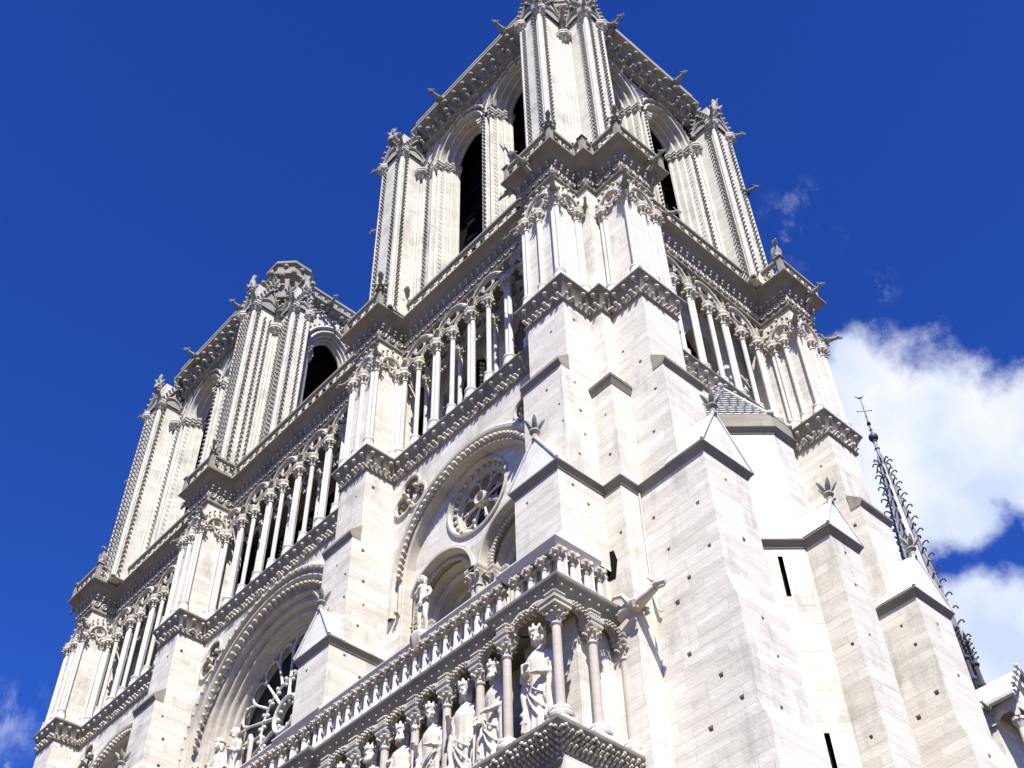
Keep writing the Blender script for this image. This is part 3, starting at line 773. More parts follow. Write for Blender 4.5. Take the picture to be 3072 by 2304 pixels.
def turret():
    up = [(21.6, 6.55), (23.7, 8.95), (23.7, 10.1), (21.6, 12.45)]
    lo = [(21.6, 5.0), (24.45, 8.3), (24.45, 9.6), (21.6, 12.9)]
    m = MB()
    def poly_wall(P, z0, z1, hol):
        for k in range(len(P) - 1):
            (x0, y0), (x1, y1) = P[k], P[k + 1]; L = math.hypot(x1 - x0, y1 - y0)
            F = FG(x0, y0, x1 - x0, y1 - y0)
            m.face_holes(F, 0, L, z0, z1, 0, hol if k == 0 else [])
    poly_wall(up, 28.9, 35.4, [(1.6, 34.6, .14)])
    # lower wall with two arrow slits
    (x0, y0), (x1, y1) = lo[0], lo[1]; L = math.hypot(x1 - x0, y1 - y0); F = FG(x0, y0, x1 - x0, y1 - y0)
    slits = [(3.14, 26.65, 28.35), (3.28, 19.7, 21.55)]
    hs = [[(u - .085, a), (u + .085, a), (u + .085, b), (u - .085, b)] for u, a, b in slits]
    m.plate(F, 0, [(0, 2), (L, 2), (L, 28.95), (0, 28.95)], hs)
    for k in (1, 2):
        (xa, ya), (xb, yb) = lo[k], lo[k + 1]; m.plate(FG(xa, ya, xb - xa, yb - ya), 0, [(0, 2), (math.hypot(xb - xa, yb - ya), 2), (math.hypot(xb - xa, yb - ya), 28.95), (0, 28.95)])
    root = part('stair_turret', m, M['wall'], cath, False)
    for h in hs:
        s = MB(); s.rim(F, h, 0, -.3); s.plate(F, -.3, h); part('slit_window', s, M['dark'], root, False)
    l = MB(); ledge(l, up, 35.6, .2, .24); l.sweep_plan(up, [(.12, 35.6), (.1, 36.3), (.06, 36.36), (-.3, 36.4)])
    part('weathering_ledge', l, M['cornice'], root, False)
    l = MB(); ledge(l, lo, 29.0, .2, .24)
    w_ = MB(); w_.sweep_plan(lo, [(.16, 29.03), (-.5, 30.0)]); part('weathering_slope', w_, M['weathering'], root, False)
    part('weathering_ledge', l, M['cornice'], root, False)
    # scale-tiled half-pyramid roof
    r = MB(); apex = (21.75, 8.9, 39.6); rows = 13
    base = [(x, y) for x, y in up]
    for k in range(3):
        (xa, ya), (xb, yb) = base[k], base[k + 1]
        A = Vector((xa, ya, 36.35)); B = Vector((xb, yb, 36.35)); T0 = Vector(apex); T1 = Vector((apex[0], apex[1] + .6, apex[2]))
        TA, TB = (T0, T0 + Vector((0, .15, 0))) if k == 0 else ((T0 + Vector((0, .15, 0)), T1) if k == 1 else (T1, T1 + Vector((0, .1, 0))))
        nrm = (B - A).cross(TA - A).normalized()
        if nrm.x < 0: nrm = -nrm
        for i in range(rows):
            f0, f1 = i / rows, (i + 1) / rows
            a0, b0 = A.lerp(TA, f0), B.lerp(TB, f0); a1, b1 = A.lerp(TA, f1), B.lerp(TB, f1)
            n = max(2, int((b0 - a0).length / .32)); w = []
            sub = 4
            top = [a1.lerp(b1, j / (n * sub)) for j in range(n * sub + 1)]
            bot = []
            for j in range(n * sub + 1):
                ph = (j / sub + (0.5 if i % 2 else 0)) % 1.0
                dip = math.sin(ph * PI) * 0.09
                bot.append(a0.lerp(b0, j / (n * sub)) + nrm * 0.085 - (a1 - a0).normalized() * dip)
            m_ = len(top)
            r.add(top + bot, [(j, j + 1, m_ + j + 1, m_ + j) for j in range(m_ - 1)])
            low = [q - nrm * .09 for q in bot]
            r.add(bot + low, [(j, j + 1, m_ + j + 1, m_ + j) for j in range(m_ - 1)])
    for k in range(1, 3):
        A = Vector((base[k][0], base[k][1], 36.4)); T = Vector(apex) + Vector((0, .15 if k == 1 else .6, 0))
        r.tube([A + (T - A) * t for t in (0, .5, 1)], .09, 6)
        r.ball(A + Vector((.05, 0, 0)), .16, True)
    A = Vector((base[0][0], base[0][1], 36.4)); r.tube([A, Vector(apex)], .1, 6); r.ball(apex, .2, True)
    part('roof', r, M['tile'], root)
    # small buttress on the turret's flank
    b = MB()
    b.face_holes(FW(8.1), 22.5, 25.3, 2, 28.85, 0, [(24.9, 26.2, .16), (24.9, 24.2, .16), (24.9, 21.3, .16), (24.9, 19.8, .16), (25.0, 17.9, .16)])
    b.face_holes(FS(25.3), 8.1, 9.7, 2, 28.85, 0, [(8.9, 28.1, .15), (8.9, 26.8, .15), (8.9, 25.0, .15)])
    b.plate(FW(9.7), 0, [(22.5, 2), (25.3, 2), (25.3, 28.85), (22.5, 28.85)])
    bp_ = part('small_buttress', b, M['wall'], root, False)
    return root
tur = turret()
l = MB(); ledge(l, [(24.1, 8.1), (25.3, 8.1), (25.3, 9.7), (23.5, 9.7)], 29.0, .18, .24)
part('weathering_ledge', l, M['cornice'], tur, False)
gable_cap(FS(0), 7.92, 9.88, 25.46, 23.2, 29.03, 30.75, tur)

# ================================================================== lower cornice (under the open gallery)
m = MB()
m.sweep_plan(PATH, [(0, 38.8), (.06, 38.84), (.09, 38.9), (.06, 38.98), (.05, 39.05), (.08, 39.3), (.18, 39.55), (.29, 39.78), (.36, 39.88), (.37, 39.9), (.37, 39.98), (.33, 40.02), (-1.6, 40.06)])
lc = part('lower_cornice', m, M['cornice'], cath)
m = MB()
for x, y, nx, ny in along(PATH, .2, .62):
    q = random.uniform(.9, 1.12)
    m.tube([(x - nx * .14, y - ny * .14, 39.5), (x - nx * .02, y - ny * .02, 39.64)], [.09, .07], 6)
    m.ball((x + nx * .06, y + ny * .06, 39.69 + random.uniform(-.02, .02)), .105 * q, True, (1, 1, .85))
for x, y, nx, ny in along(PATH, .08, .25):
    m.crocket((x - nx * .03, y - ny * .03, 39.08 + random.uniform(-.06, .06)), (nx + random.uniform(-.5, .5), ny + random.uniform(-.5, .5), 0.1), random.uniform(.18, .28))
part('foliage', m, M['carved'], lc)

# ================================================================== open gallery
# piers above the buttresses
PIERS = {}
def pier(key, *boxes):
    m = MB()
    for b_ in boxes: m.wbox(*b_)
    PIERS[key] = part('gallery_pier', m, M['wall'], cath, False)
for i, (a, b) in enumerate(WB): pier(i, (a + .05, b - .03, .38, 3.0, 40.0, 47.8))
pier('sw', (20.6, 23.33, 2.45, 4.35, 40.0, 47.8), (20.6, 21.75, 1.85, 4.0, 40.0, 47.79)); pier('se', (20.6, 23.33, 13.95, 15.85, 40.0, 47.8))
pier('nw', (-23.33, -20.6, 2.45, 4.35, 40.0, 47.8), (-21.75, -20.6, 1.85, 4.0, 40.0, 47.79)); pier('ne', (-23.33, -20.6, 13.95, 15.85, 40.0, 47.8))
# back walls, ceilings of the gallery
F = FW(3.6); BW = []
for a, b in ((-19.6, -8), (8.4, 19.6)):
    c = (a + b) / 2; m = MB()
    hs = [[(c + s * 2.5 - 1.5, 40.1), (c + s * 2.5 + 1.5, 40.1), (c + s * 2.5 + 1.5, 44.9), (c + s * 2.5 + .9, 46.2), (c + s * 2.5, 46.9), (c + s * 2.5 - .9, 46.2), (c + s * 2.5 - 1.5, 44.9)] for s in (-1, 1)]
    m.plate(F, 0, [(a, 40), (b, 40), (b, 48), (a, 48)], hs)
    for h in hs: m.rim(F, h, 0, -.8)
    BW.append(part('gallery_back_wall', m, M['wall'], cath, False))
m = MB()
hs = [[(y - 1.35, 40.05), (y + 1.35, 40.05), (y + 1.35, 44.6), (y, 46.6), (y - 1.35, 44.6)] for y in (7.0, 10.6)]
m.plate(FS(20.2), 0, [(4, 40), (14, 40), (14, 48), (4, 48)], hs)
for h in hs: m.rim(FS(20.2), h, 0, -.8)
bw = part('gallery_back_wall', m, M['wall'], cath, False)
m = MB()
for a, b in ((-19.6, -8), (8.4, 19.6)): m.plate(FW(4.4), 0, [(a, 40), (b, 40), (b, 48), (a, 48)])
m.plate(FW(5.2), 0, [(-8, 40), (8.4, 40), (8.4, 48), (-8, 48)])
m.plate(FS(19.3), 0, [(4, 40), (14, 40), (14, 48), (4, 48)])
part('shade_sheet', m, M['dark'], bw, False)  # black sheets painting the shade deep inside the gallery
m = MB()
for a, b in ((-19.6, -8), (8.4, 19.6)):
    c = (a + b) / 2
    for s in (-1, 1):
        for e in (-1, 1):
            x = c + s * 2.5 + e * 1.45
            for k in range(16): m.crocket((x, 3.55, 40.3 + k * .29), (-e * .7, -1, 0), .26)
for x in (-5.2, -2.6, 0, 2.6, 5.2):
    for e in (-.3, .3):
        for k in range(22): m.crocket((x + e, 4.9, 40.2 + k * .3), (e * 2, -1, 0), .28)
part('crocket_foliage', m, M['crocket'], bw)

def gallery(F, us, thick_first, zf, name_us, y_or_x, side='W'):
    pass
def tracery(F, bays, zc=46.1, top=47.72):
    m = MB()
    for (a, b) in bays:
        c = (a + b) / 2; hw = (b - a) / 2 - .12
        P, _ = arch(c, hw, zc, hw * 1.12, 14); m.tube([F(u, 0.06, z) for u, z in P], .105, 8)
        P, _ = arch(c, hw - .14, zc, (hw - .14) * 1.12, 14); m.tube([F(u, 0, z) for u, z in P], .06, 6)
        P, _ = arch(c, hw + .1, zc + .1, (hw + .1) * 1.12, 14); m.tube([F(u, -.1, z) for u, z in P], .05, 6)
        for s in (-1, 1):
            cc = c + s * (b - a) / 4
            P, _ = arch(cc, (b - a) / 4 - .1, zc - .25, (b - a) / 4 * .95, 10); m.tube([F(u, 0, z) for u, z in P], .065, 6)
            P, _ = arch(cc, (b - a) / 4 - .22, zc - .25, (b - a) / 4 * .7, 8); m.tube([F(u, 0, z) for u, z in P], .04, 6)
            m.crocket(F(cc - .2, 0, zc + .18), (0, 0, -1), .2); m.crocket(F(cc + .2, 0, zc + .18), (0, 0, -1), .2)
        P = foil(c, zc + .78, .17, .21, 4, 40, PI / 4); m.tube([F(u, 0, z) for u, z in P], .055, 6, True)
        P, _ = circle(c, zc + .78, .42, 24); m.tube([F(u, 0, z) for u, z in P], .05, 6, True)
        for k in range(9):
            t = PI * (k + .5) / 9; m.ball(F(c + (hw - .26) * math.cos(t), 0, zc + .05 + (hw - .2) * 1.1 * math.sin(t)), .075)
        # spandrel oculus + crocket over each main column
        for e in (a, b):
            P, _ = circle(e, zc + 1.15, .3, 18); m.tube([F(u, -.02, z) for u, z in P], .045, 6, True)
            m.tube([F(e, .1, zc), F(e, .1, zc + .55), F(e, .05, zc + .85)], [.13, .1, .07], 6)
            for q in (-1, 1): m.crocket(F(e + q * .1, .14, zc + .35), (q, -.3 if True else 0, .3), .34)
    return m
GZ = 40.05
YC = 1.75; XC = 21.6
S_thick = [9.05, 11.52, 14.02, 16.52, 19.0]; S_thin = [10.27, 12.77, 15.27, 17.77]
C_thick = [-4.85, -2.2, .42, 3.05, 5.68]; C_thin = [-6.15, -3.52, -.9, 1.73, 4.36, 6.6]
N_thick = [-18.95, -16.4, -13.85, -11.3, -8.7]; N_thin = [-17.7, -15.15, -12.6, -10.0]
for T, t in ((S_thick, S_thin), (C_thick, C_thin), (N_thick, N_thin)):
    for x in T: column('thick', x, YC + .05, GZ)
    for x in t: column('thin', x, YC, GZ)
    ed = list(T)
    if T is C_thick: ed = [-7.4] + ed + [7.9]
    tr = tracery(FW(YC), list(zip(ed[:-1], ed[1:])))
    part('gallery_tracery', tr, M['carved'], cath)
    part('inner_tracery', tracery(FW(YC + 1.0), [(a + .62, b + .62) for a, b in list(zip(ed[:-1], ed[1:]))[:-1]], 45.7, 47.3), M['carved'], cath)
    for x in T[:-1]: column('thin', x + .62, YC + 1.0, GZ)
So_thick = [6.0, 8.45, 10.8, 13.25]; So_thin = [4.9, 7.2, 9.63, 11.95]
for y in So_thick: column('thick', XC - .05, y, GZ, PI / 2)
for y in So_thin: column('thin', XC, y, GZ)
part('gallery_tracery', tracery(FS(XC), list(zip(So_thick[:-1], So_thick[1:])) + [(13.25, 14.3), (4.4, 6.0)]), M['carved'], cath)

# engaged shafts, blind arches and gables on the piers
def pier_face(m, F, u0, u1, mid=True, arches=True):
    """blind tracery above the capitals of one pier face"""
    c = (u0 + u1) / 2; hw = (u1 - u0) / 2 - .05; zc = 45.95
    P, _ = arch(c, hw, zc, hw * 1.25, 14); m.tube([F(u, .12, z) for u, z in P], .09, 8); 
    P, _ = arch(c, hw - .16, zc, (hw - .16) * 1.25, 14); m.tube([F(u, .05, z) for u, z in P], .055, 6)
    zo = zc + hw * .62
    P, _ = circle(c, zo, hw * .42, 24); m.tube([F(u, .08, z) for u, z in P], .06, 6, True)
    P = foil(c, zo, hw * .17, hw * .2, 4, 36, PI / 4); m.tube([F(u, .04, z) for u, z in P], .04, 6, True)
    for s in (-1, 1):
        cc = c + s * hw / 2
        P, _ = arch(cc, hw / 2 - .05, zc - .2, hw * .5, 10); m.tube([F(u, .08, z) for u, z in P], .06, 6)
        m.crocket(F(cc, .06, zc + .05), (0, 0, -1), .2)
    # leaf buds on the rakes
    Pk, Nk = arch(c, hw + .16, zc + .1, (hw + .16) * 1.25, 8)
    for (u, z), (a, b) in zip(Pk[2:-2:2], Nk[2:-2:2]): m.crocket(F(u, .12, z), (0, 0, 1), .26)
for i, (a, b) in enumerate(WB):
    e = MB(); pier_face(e, FW(.38), a + .15, b - .1)
    pier_face(e, FS(b - .03), .45, 1.85)
    part('blind_arcade', e, M['carved'], PIERS[i])
    for x, y, k, rz in [(a + .12, .3, 'pair', 0), ((a + b) / 2, .3, 'thin', 0), (b - .02, .28, 'pair', PI / 4), (b + .05, 1.62, 'pair', PI / 2)]:
        column(k, x, y, GZ, rz, 'engaged_column', PIERS[i])
for y0 in (2.45, 13.95):
    e = MB(); pier_face(e, FW(y0), 21.85, 23.25); pier_face(e, FS(23.33), y0 + .1, y0 + 1.85)
    part('blind_arcade', e, M['carved'], PIERS['sw' if y0 < 5 else 'se'])
    for x, y, k, rz in [(22.0 if y0 < 5 else 21.95, y0 - .05, 'pair', 0), (23.3, y0 - .02, 'pair', -PI / 4), (23.38, y0 + .95, 'thin', 0), (23.38, y0 + 1.85, 'pair', PI / 2)] + ([(22.6, y0 - .05, 'thin', 0)] if y0 > 5 else []):
        column(k, x, y, GZ, rz, 'engaged_column', PIERS['sw' if y0 < 5 else 'se'])

# ================================================================== upper cornice, terrace slab and pierced balustrade
m = MB()
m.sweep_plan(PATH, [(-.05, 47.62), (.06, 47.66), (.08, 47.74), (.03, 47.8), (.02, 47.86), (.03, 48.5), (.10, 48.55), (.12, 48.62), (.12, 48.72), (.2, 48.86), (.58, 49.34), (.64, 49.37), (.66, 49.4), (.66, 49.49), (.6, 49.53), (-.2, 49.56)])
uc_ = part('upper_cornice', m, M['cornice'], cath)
m = MB(); pp = PATH + [(-22, 18)]
off = plan_offsets(PATH); top = [(x + o[0] * .3, y + o[1] * .3) for (x, y), o in zip(PATH, off)] + [(-21.7, 18)]
tri = tessellate_polygon([[Vector((x, y, 0)) for x, y in top]])
m.add([(x, y, 49.555) for x, y in top], tri); m.add([(x, y, 47.75) for x, y in [(p[0] - o[0] * .06, p[1] - o[1] * .06) for p, o in zip(PATH, off)] + [(-21.6, 18)]], tri)
part('terrace_slab', m, M['cornice'], uc_, False)
m = MB()
for x, y, nx, ny in along(PATH, .14, .42): m.ball((x + nx * .06, y + ny * .06, 48.68), .085); m.ball((x + nx * .02, y + ny * .02, 48.48), .06)
for x, y, nx, ny in along(PATH, .06, .46):
    tx, ty = -ny, nx
    P = [(x + tx * .17 * math.cos(q), y + ty * .17 * math.cos(q), 48.15 + .17 * math.sin(q)) for q in [2 * PI * i / 8 for i in range(8)]]
    m.tube(P, .05, 5, True); m.ball((x, y, 48.15), .06)
    m.tube([(x + tx * .17, y + ty * .17, 48.1), (x + tx * .23, y + ty * .23, 48.3), (x + tx * .2, y + ty * .2, 48.42)], .035, 4)
part('foliage', m, M['carved'], uc_)
bp2 = MB(); PB = [(x + o[0] * .42, y + o[1] * .42) for (x, y), o in zip(PATH, off)]
bp2.sweep_plan(PB, [(-.1, 49.5), (.1, 49.5), (.1, 49.68), (.04, 49.72), (-.1, 49.72)])
bp2.sweep_plan(PB, [(-.1, 50.42), (.06, 50.42), (.13, 50.5), (.13, 50.64), (.0, 50.7), (-.12, 50.64), (-.12, 50.42)])
bal = part('upper_balustrade', bp2, M['cornice'], cath)
m = MB()
for x, y, nx, ny in along(PB, 0, .62):
    tx, ty = -ny, nx
    m.tube([(x + tx * .31, y + ty * .31, 49.7), (x + tx * .31, y + ty * .31, 50.45)], .045, 5)
    for q0 in range(4):
        a0 = q0 * PI / 2 + PI / 4
        P = [(x + tx * (.14 * math.cos(a0) + .14 * math.cos(q)), y + ty * (.14 * math.cos(a0) + .14 * math.cos(q)), 50.07 + .19 * math.sin(a0) + .17 * math.sin(q)) for q in [a0 - 2 + 4 * i / 6 for i in range(7)]]
        m.tube(P, .045, 5)
part('pierced_panel', m, M['carved'], bal)
POSTS = []
for k_, ((x, y), o) in enumerate(zip(PB, plan_offsets(PB))):
    if 0 < k_ < len(PB) - 1 and -.3 < y < 14:
        m = MB(); m.prism([(x - .13, y - .13), (x + .13, y - .13), (x + .13, y + .13), (x - .13, y + .13)], 49.6, 50.78, [(x - .12, y - .12), (x + .12, y - .12), (x + .12, y + .12), (x - .12, y + .12)])
        m.prism([(x - .2, y - .2), (x + .2, y - .2), (x + .2, y + .2), (x - .2, y + .2)], 50.68, 50.8, [(x - .16, y - .16), (x + .16, y - .16), (x + .16, y + .16), (x - .16, y + .16)])
        part('corner_post', m, M['cornice'], bal, False)

# gargoyles on the two cornices and on the piers
for x, y, z, an, s in [(20.2, -.3, 49.15, -90, .85), (23.95, 3.9, 49.15, 0, .8), (18.7, .1, 49.2, 180, .7), (18.7, .35, 46.2, 180, .8), (23.5, 4.5, 46.2, 45, .85), (21.3, .15, 46.2, -45, .8), (23.5, 2.3, 46.2, -45, .8),
                    (23.9, 15.3, 49.15, 0, .85), (23.45, 16.0, 46.6, 40, .9), (23.45, 13.8, 46.2, -45, .8), (21.5, 1.9, 46.3, -45, .55),
                    (6.5, .4, 49.2, 180, .7), (6.8, .3, 46.2, 200, .8), (8.9, .2, 46.3, -45, .7), (-8.8, .3, 49.2, 180, .85), (-8.5, .3, 46.2, 200, .8), (-6.4, .2, 46.3, -45, .7),
                    (-21.6, .3, 49.2, 180, .9), (-21.7, .8, 48.9, 180, .9), (-21.3, .5, 46.3, 190, .9), (-21.9, 1.9, 46.8, 180, .8), (-19.1, .2, 46.3, -45, .7)]:
    gargoyle(x, y, z, an, s * .64)

# ================================================================== belfries
def belfry(T, S, octagon=False, extra=False, xs=21.2, dd=.34):
    """bell tower above the terrace, T and S shift it along X and Y"""
    zb, zt = 49.6, 65.5
    X = lambda x: x + T
    Y = lambda y: y + S
    m = MB()
    # corner buttresses
    WBx = [(7.8, 9.5), (19.85, 21.2)]; SBy = [(2.3, 3.5), (12.6, 14.1)]
    for a, b in WBx:
        m.wbox(X(a), X(b), Y(.3), Y(2.4), zb, 66.2); m.wbox(X(a), X(b), Y(12.4), Y(14.4), zb, 66.2)
    for a, b in SBy:
        m.wbox(X(20.6), X(22.7), Y(a), Y(b), zb, 66.2); m.wbox(X(6.35), X(8.6), Y(a), Y(b), zb, 66.2)
    m.wbox(X(20.4), X(21.25), Y(1.9), Y(3.4), zb, 66.0); m.wbox(X(7.75), X(8.6), Y(1.9), Y(3.4), zb, 66.0); m.wbox(X(20.4), X(21.2), Y(12), Y(13.5), zb, 66)
    # walls with two lancets each
    FWt, FSt = FW(Y(1.8), T), FS(X(xs), S)
    faces = [(FWt, 9.4, 19.95, (13.0, 17.5), 2.16), (FSt, 3.4, 12.7, (5.95, 10.15), 2.0)]
    zs, rise = 62.5, 2.75
    for F, u0, u1, cs, hw in faces:
        hs = [arch(c, hw, zs, rise, 18, 0, zb + .02)[0] for c in cs]
        m.plate(F, 0, [(u0, zb), (u1, zb), (u1, 66.2), (u0, 66.2)], hs)
    m.plate(FW(Y(14.0), T), 0, [(8, zb), (21, zb), (21, 66.2), (8, 66.2)]); m.plate(FN(X(8.0), S), 0, [(3, zb), (14, zb), (14, 66.2), (3, 66.2)])
    root = part('bell_tower', m, M['tower'], cath, False)
    ce = MB(); ce.wbox(X(8.1), X(18.9), Y(4.1), Y(13.9), zb, 65.9); ce.wbox(X(8.1), X(20.9), Y(2.0), Y(13.9), 65.92, 66.1); part('bell_frame_blackout', ce, M['louver'], root, False)  # solid stand-in for the bell frame plus ceiling, added to keep the belfry black
    # lancet openings: stepped jambs running into archivolts
    for F, u0, u1, cs, hw in faces:
        for c in cs:
            a = MB()
            prof = [(-.2, 0), (-.2, .12), (-.1, .16), (-.04, .1), (-.03, -.02), (-.02, -.26), (.12, -.28), (.13, -.04), (.14, .0)]
            o, d = 0.14, 0.0
            for k in range(3):
                prof += roll(o, d - .02, .085) + [(o + .17, d - .05), (o + .18, d - (dd if F is FSt else .34))]
                o += .18; d -= (dd if F is FSt else .34)
            prof += roll(o, d, .05) + [(o + .11, d), (o + .12, d - .12)]
            P, Pn = arch(c, hw, zs, rise, 24, 0, zb + .02)
            a.sweep_curve(F, P, Pn, prof)
            Q, Qn = dense_arch(c, hw, zs, rise, 0, zs, 60)
            ap = part('lancet_opening', a, M['tower'], root)
            b = MB(); band_balls(b, F, Q, Qn, .05, -.06, .1, .26); band_balls(b, F, Q, Qn, -.34, .06, .09, .42)
            for sg in (-1, 1):
                for k in range(34): b.crocket(F(c + sg * (hw - .28), -.3, zb + .4 + k * .37), (-sg * .5 if F is FWt else 0, 0, 0) if False else Vector(F(c, 1, 0)) - Vector(F(c, 0, 0)), .2)
            part('crocket_foliage', b, M['crocket'], ap)
            # stepped impost
            for sg in (-1, 1):
                im = MB(); st = [(hw + .35, .0), (hw - .14, .0), (hw - .15, -.1), (hw - .31, -.03), (hw - .32, -.37), (hw - .49, -.37), (hw - .5, -.71), (hw - .67, -.71), (hw - .68, -1.04), (hw - .79, -1.04), (hw - .8, -1.16)] if F is FWt or dd > .3 else [(hw + .35, .0), (hw - .14, .0), (hw - .15, -.1), (hw - .31, -.03), (hw - .32, -.23), (hw - .49, -.23), (hw - .5, -.43), (hw - .67, -.43), (hw - .68, -.62), (hw - .79, -.62), (hw - .8, -.74)]
                pts = [F(c + sg * u, d_, 0)[:2] for u, d_ in st]
                if (sg < 0) == (F is FWt): pts = pts
                pl = pts if ((F is FWt) == (sg < 0)) else pts[::-1]
                if F is FSt: pl = pts if sg < 0 else pts[::-1]
                zig = [pl[0]]
                im.sweep_plan(pl, [(0, zs - .75), (.04, zs - .6), (.14, zs - .42), (.17, zs - .38), (.17, zs - .26), (.13, zs - .22), (.2, zs - .16), (.2, zs - .02), (.02, zs + .03)])
                for q in pts[1::2]: im.ball((q[0], q[1], zs - .5), .16)
                part('impost', im, M['carved'], ap)
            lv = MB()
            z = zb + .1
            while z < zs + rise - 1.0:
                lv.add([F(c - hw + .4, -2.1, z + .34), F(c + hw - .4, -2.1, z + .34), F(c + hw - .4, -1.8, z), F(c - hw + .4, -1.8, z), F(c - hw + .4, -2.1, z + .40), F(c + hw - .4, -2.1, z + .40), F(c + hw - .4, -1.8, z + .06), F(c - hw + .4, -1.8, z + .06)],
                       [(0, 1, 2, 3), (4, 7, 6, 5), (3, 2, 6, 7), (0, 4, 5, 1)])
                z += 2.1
            lv.plate(F, -2.2, [(c - hw + .2, zb), (c + hw - .2, zb), (c + hw - .2, 66), (c - hw + .2, 66)])  # black sheet painting the darkness behind the slats
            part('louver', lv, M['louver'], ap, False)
    # shafts and crocketed strips on the corner buttresses
    G = {q: (MB(), MB()) for q in 'abcd'}
    def gg(x, y): return G[('a' if x < 15.25 else 'b') if y < 7.5 else ('c' if x < 15.25 else 'd')]
    zc = 63.6
    def shaft(x, y, r=.12, z1=zc): gg(x, y)[0].lathe(X(x), Y(y), [(r, zb), (r, z1)], 10)
    def strip(x, y, nx, ny, s=.23, z0=zb + .3, z1=zc - .1, sp=.36):
        z = z0 + random.uniform(0, .1)
        while z < z1: gg(x, y)[1].crocket((X(x), Y(y), z), (nx, ny, .35), s); z += sp
    def cap(x, y, r=.3, z=zc):
        gg(x, y)[0].lathe(X(x), Y(y), [(r * .5, z), (r * .62, z + .1), (r, z + .36), (r * 1.12, z + .4), (r * 1.12, z + .5), (r, z + .54), (r * 1.15, z + .6), (r * 1.15, z + .72), (.05, z + .78)], 8, PI / 8)
        for k in range(8): a = k * PI / 4; gg(x, y)[1].crocket((X(x) + r * .55 * math.cos(a), Y(y) + r * .55 * math.sin(a), z + .2), (math.cos(a), math.sin(a), 0), .22)
    for a, b in WBx:
        for x, sg in ((a, -1), (b, 1)):
            shaft(x, .3, .13); cap(x, .3, .36)
            strip(x - sg * .27, .27, 0, -1); strip(x + sg * .03, .56, sg, 0)
            shaft(x - sg * .13, .26, .06); shaft(x + sg * .04, .43, .06)
        if extra: strip((a + b) / 2, .27, 0, -1)
    for a, b in SBy:
        for y, sg in ((a, -1), (b, 1)):
            shaft(22.7, y, .13); cap(22.7, y, .36)
            strip(22.73, y - sg * .27, 1, 0); strip(22.43, y + sg * .03, 0, sg)
            shaft(22.74, y - sg * .13, .06); shaft(22.57, y + sg * .04, .06)
            shaft(6.35, y, .13); strip(6.32, y - sg * .27, -1, 0); strip(6.6, y + sg * .03, 0, sg)
    # moulded re-entrant corners
    for x, y in ((21.25, 1.75), (21.32, 1.92), (21.38, 2.1), (21.5, 2.2), (21.22, 1.58), (9.6, 1.72), (9.55, 1.55), (9.8, 1.76), (21.3, 12.5), (21.28, 12.3), (21.45, 12.55)): shaft(x, y, .1, 62.4)
    for x, y in ((21.35, 1.95), (9.68, 1.66), (21.35, 12.45)): cap(x, y, .42, 62.3)
    if extra:
        for y in (1.1, 1.5): strip(21.23, y, 1, 0)
        for x in (21.7, 22.1): strip(x, 2.27, 0, -1)
    strip(10.3, 1.76, 0, -1); strip(15.25, 1.72, 0, -1, .25); strip(21.24, 8.05, 1, 0, .25); strip(21.24, 12.1, 1, 0)
    for q in 'abcd':
        if G[q][0].v: part('corner_shaft', G[q][0], M['tower'], root)
        if G[q][1].v: part('crocket_foliage', G[q][1], M['crocket'], root)
    # gablets over the buttress heads
    def gablet(F, u0, u1):
        gm = MB()
        c = (u0 + u1) / 2; hw = (u1 - u0) / 2; z0 = 64.2
        P, _ = arch(c, hw, z0, hw * 1.15, 10); gm.tube([F(u, .14, z) for u, z in P], .11, 8)
        P, _ = arch(c, hw - .16, z0, (hw - .16) * 1.15, 10); gm.tube([F(u, .06, z) for u, z in P], .07, 6)
        ap = z0 + hw * 2.6
        for s in (-1, 1):
            gm.tube([F(c + s * hw * 1.12, .2, z0 + .1), F(c, .2, ap)], .075, 6)
            for k in range(5):
                t = (k + .5) / 5; gm.crocket(F(c + s * hw * 1.12 * (1 - t), .22, z0 + .1 + (ap - z0) * t), (Vector(F(s, .4, 0)) - Vector(F(0, 0, 0))) + Vector((0, 0, .6)), .3)
        gm.add([F(c - hw * 1.1, .15, z0 + .1), F(c + hw * 1.1, .15, z0 + .1), F(c, .15, ap)], [(0, 1, 2)])
        p = F(c, .2, ap); gable_finial(gm, p[0], p[1], ap - .1, .9)
        part('gablet', gm, M['gargoyle'], root)
    gablet(FW(Y(.3), T), 7.85, 9.45); gablet(FW(Y(.3), T), 19.9, 21.15); gablet(FS(X(21.2), S), .4, 2.0); gablet(FS(X(9.5), S), .4, 1.8)
    gablet(FS(X(22.7), S), 2.35, 3.45); gablet(FS(X(22.7), S), 12.65, 14.05); gablet(FW(Y(2.3), T), 21.4, 22.65); gablet(FW(Y(12.6), T), 21.4, 22.65)
    # leaning beasts seated at the caps of each corner
    for x, y, a in ((21.3, .15, -45), (22.8, 2.2, -45), (19.75, .15, 200), (9.6, .15, -45), (7.7, .2, 200), (22.8, 3.6, 45), (22.8, 12.5, -45), (22.85, 14.2, 40), (21.45, 1.85, -45)):
        gargoyle(X(x), Y(y), 64.4, a, .5, root)
    for x, y in ((20.5, .1), (22.85, 2.9), (8.6, .1), (22.85, 13.3)):
        gm = MB()
        gm.lathe(X(x), Y(y), [(.28, 66.2), (.3, 66.4), (.2, 66.7), (.22, 67.0), (.12, 67.25), (.15, 67.4), (.04, 67.7)], 8)
        gm.tube([(X(x) - .35, Y(y), 67.35), (X(x) - .1, Y(y), 67.0), (X(x) + .1, Y(y), 67.0), (X(x) + .35, Y(y), 67.35)], [.05, .12, .12, .05], 6)
        part('seated_beast', gm, M['gargoyle'], root)
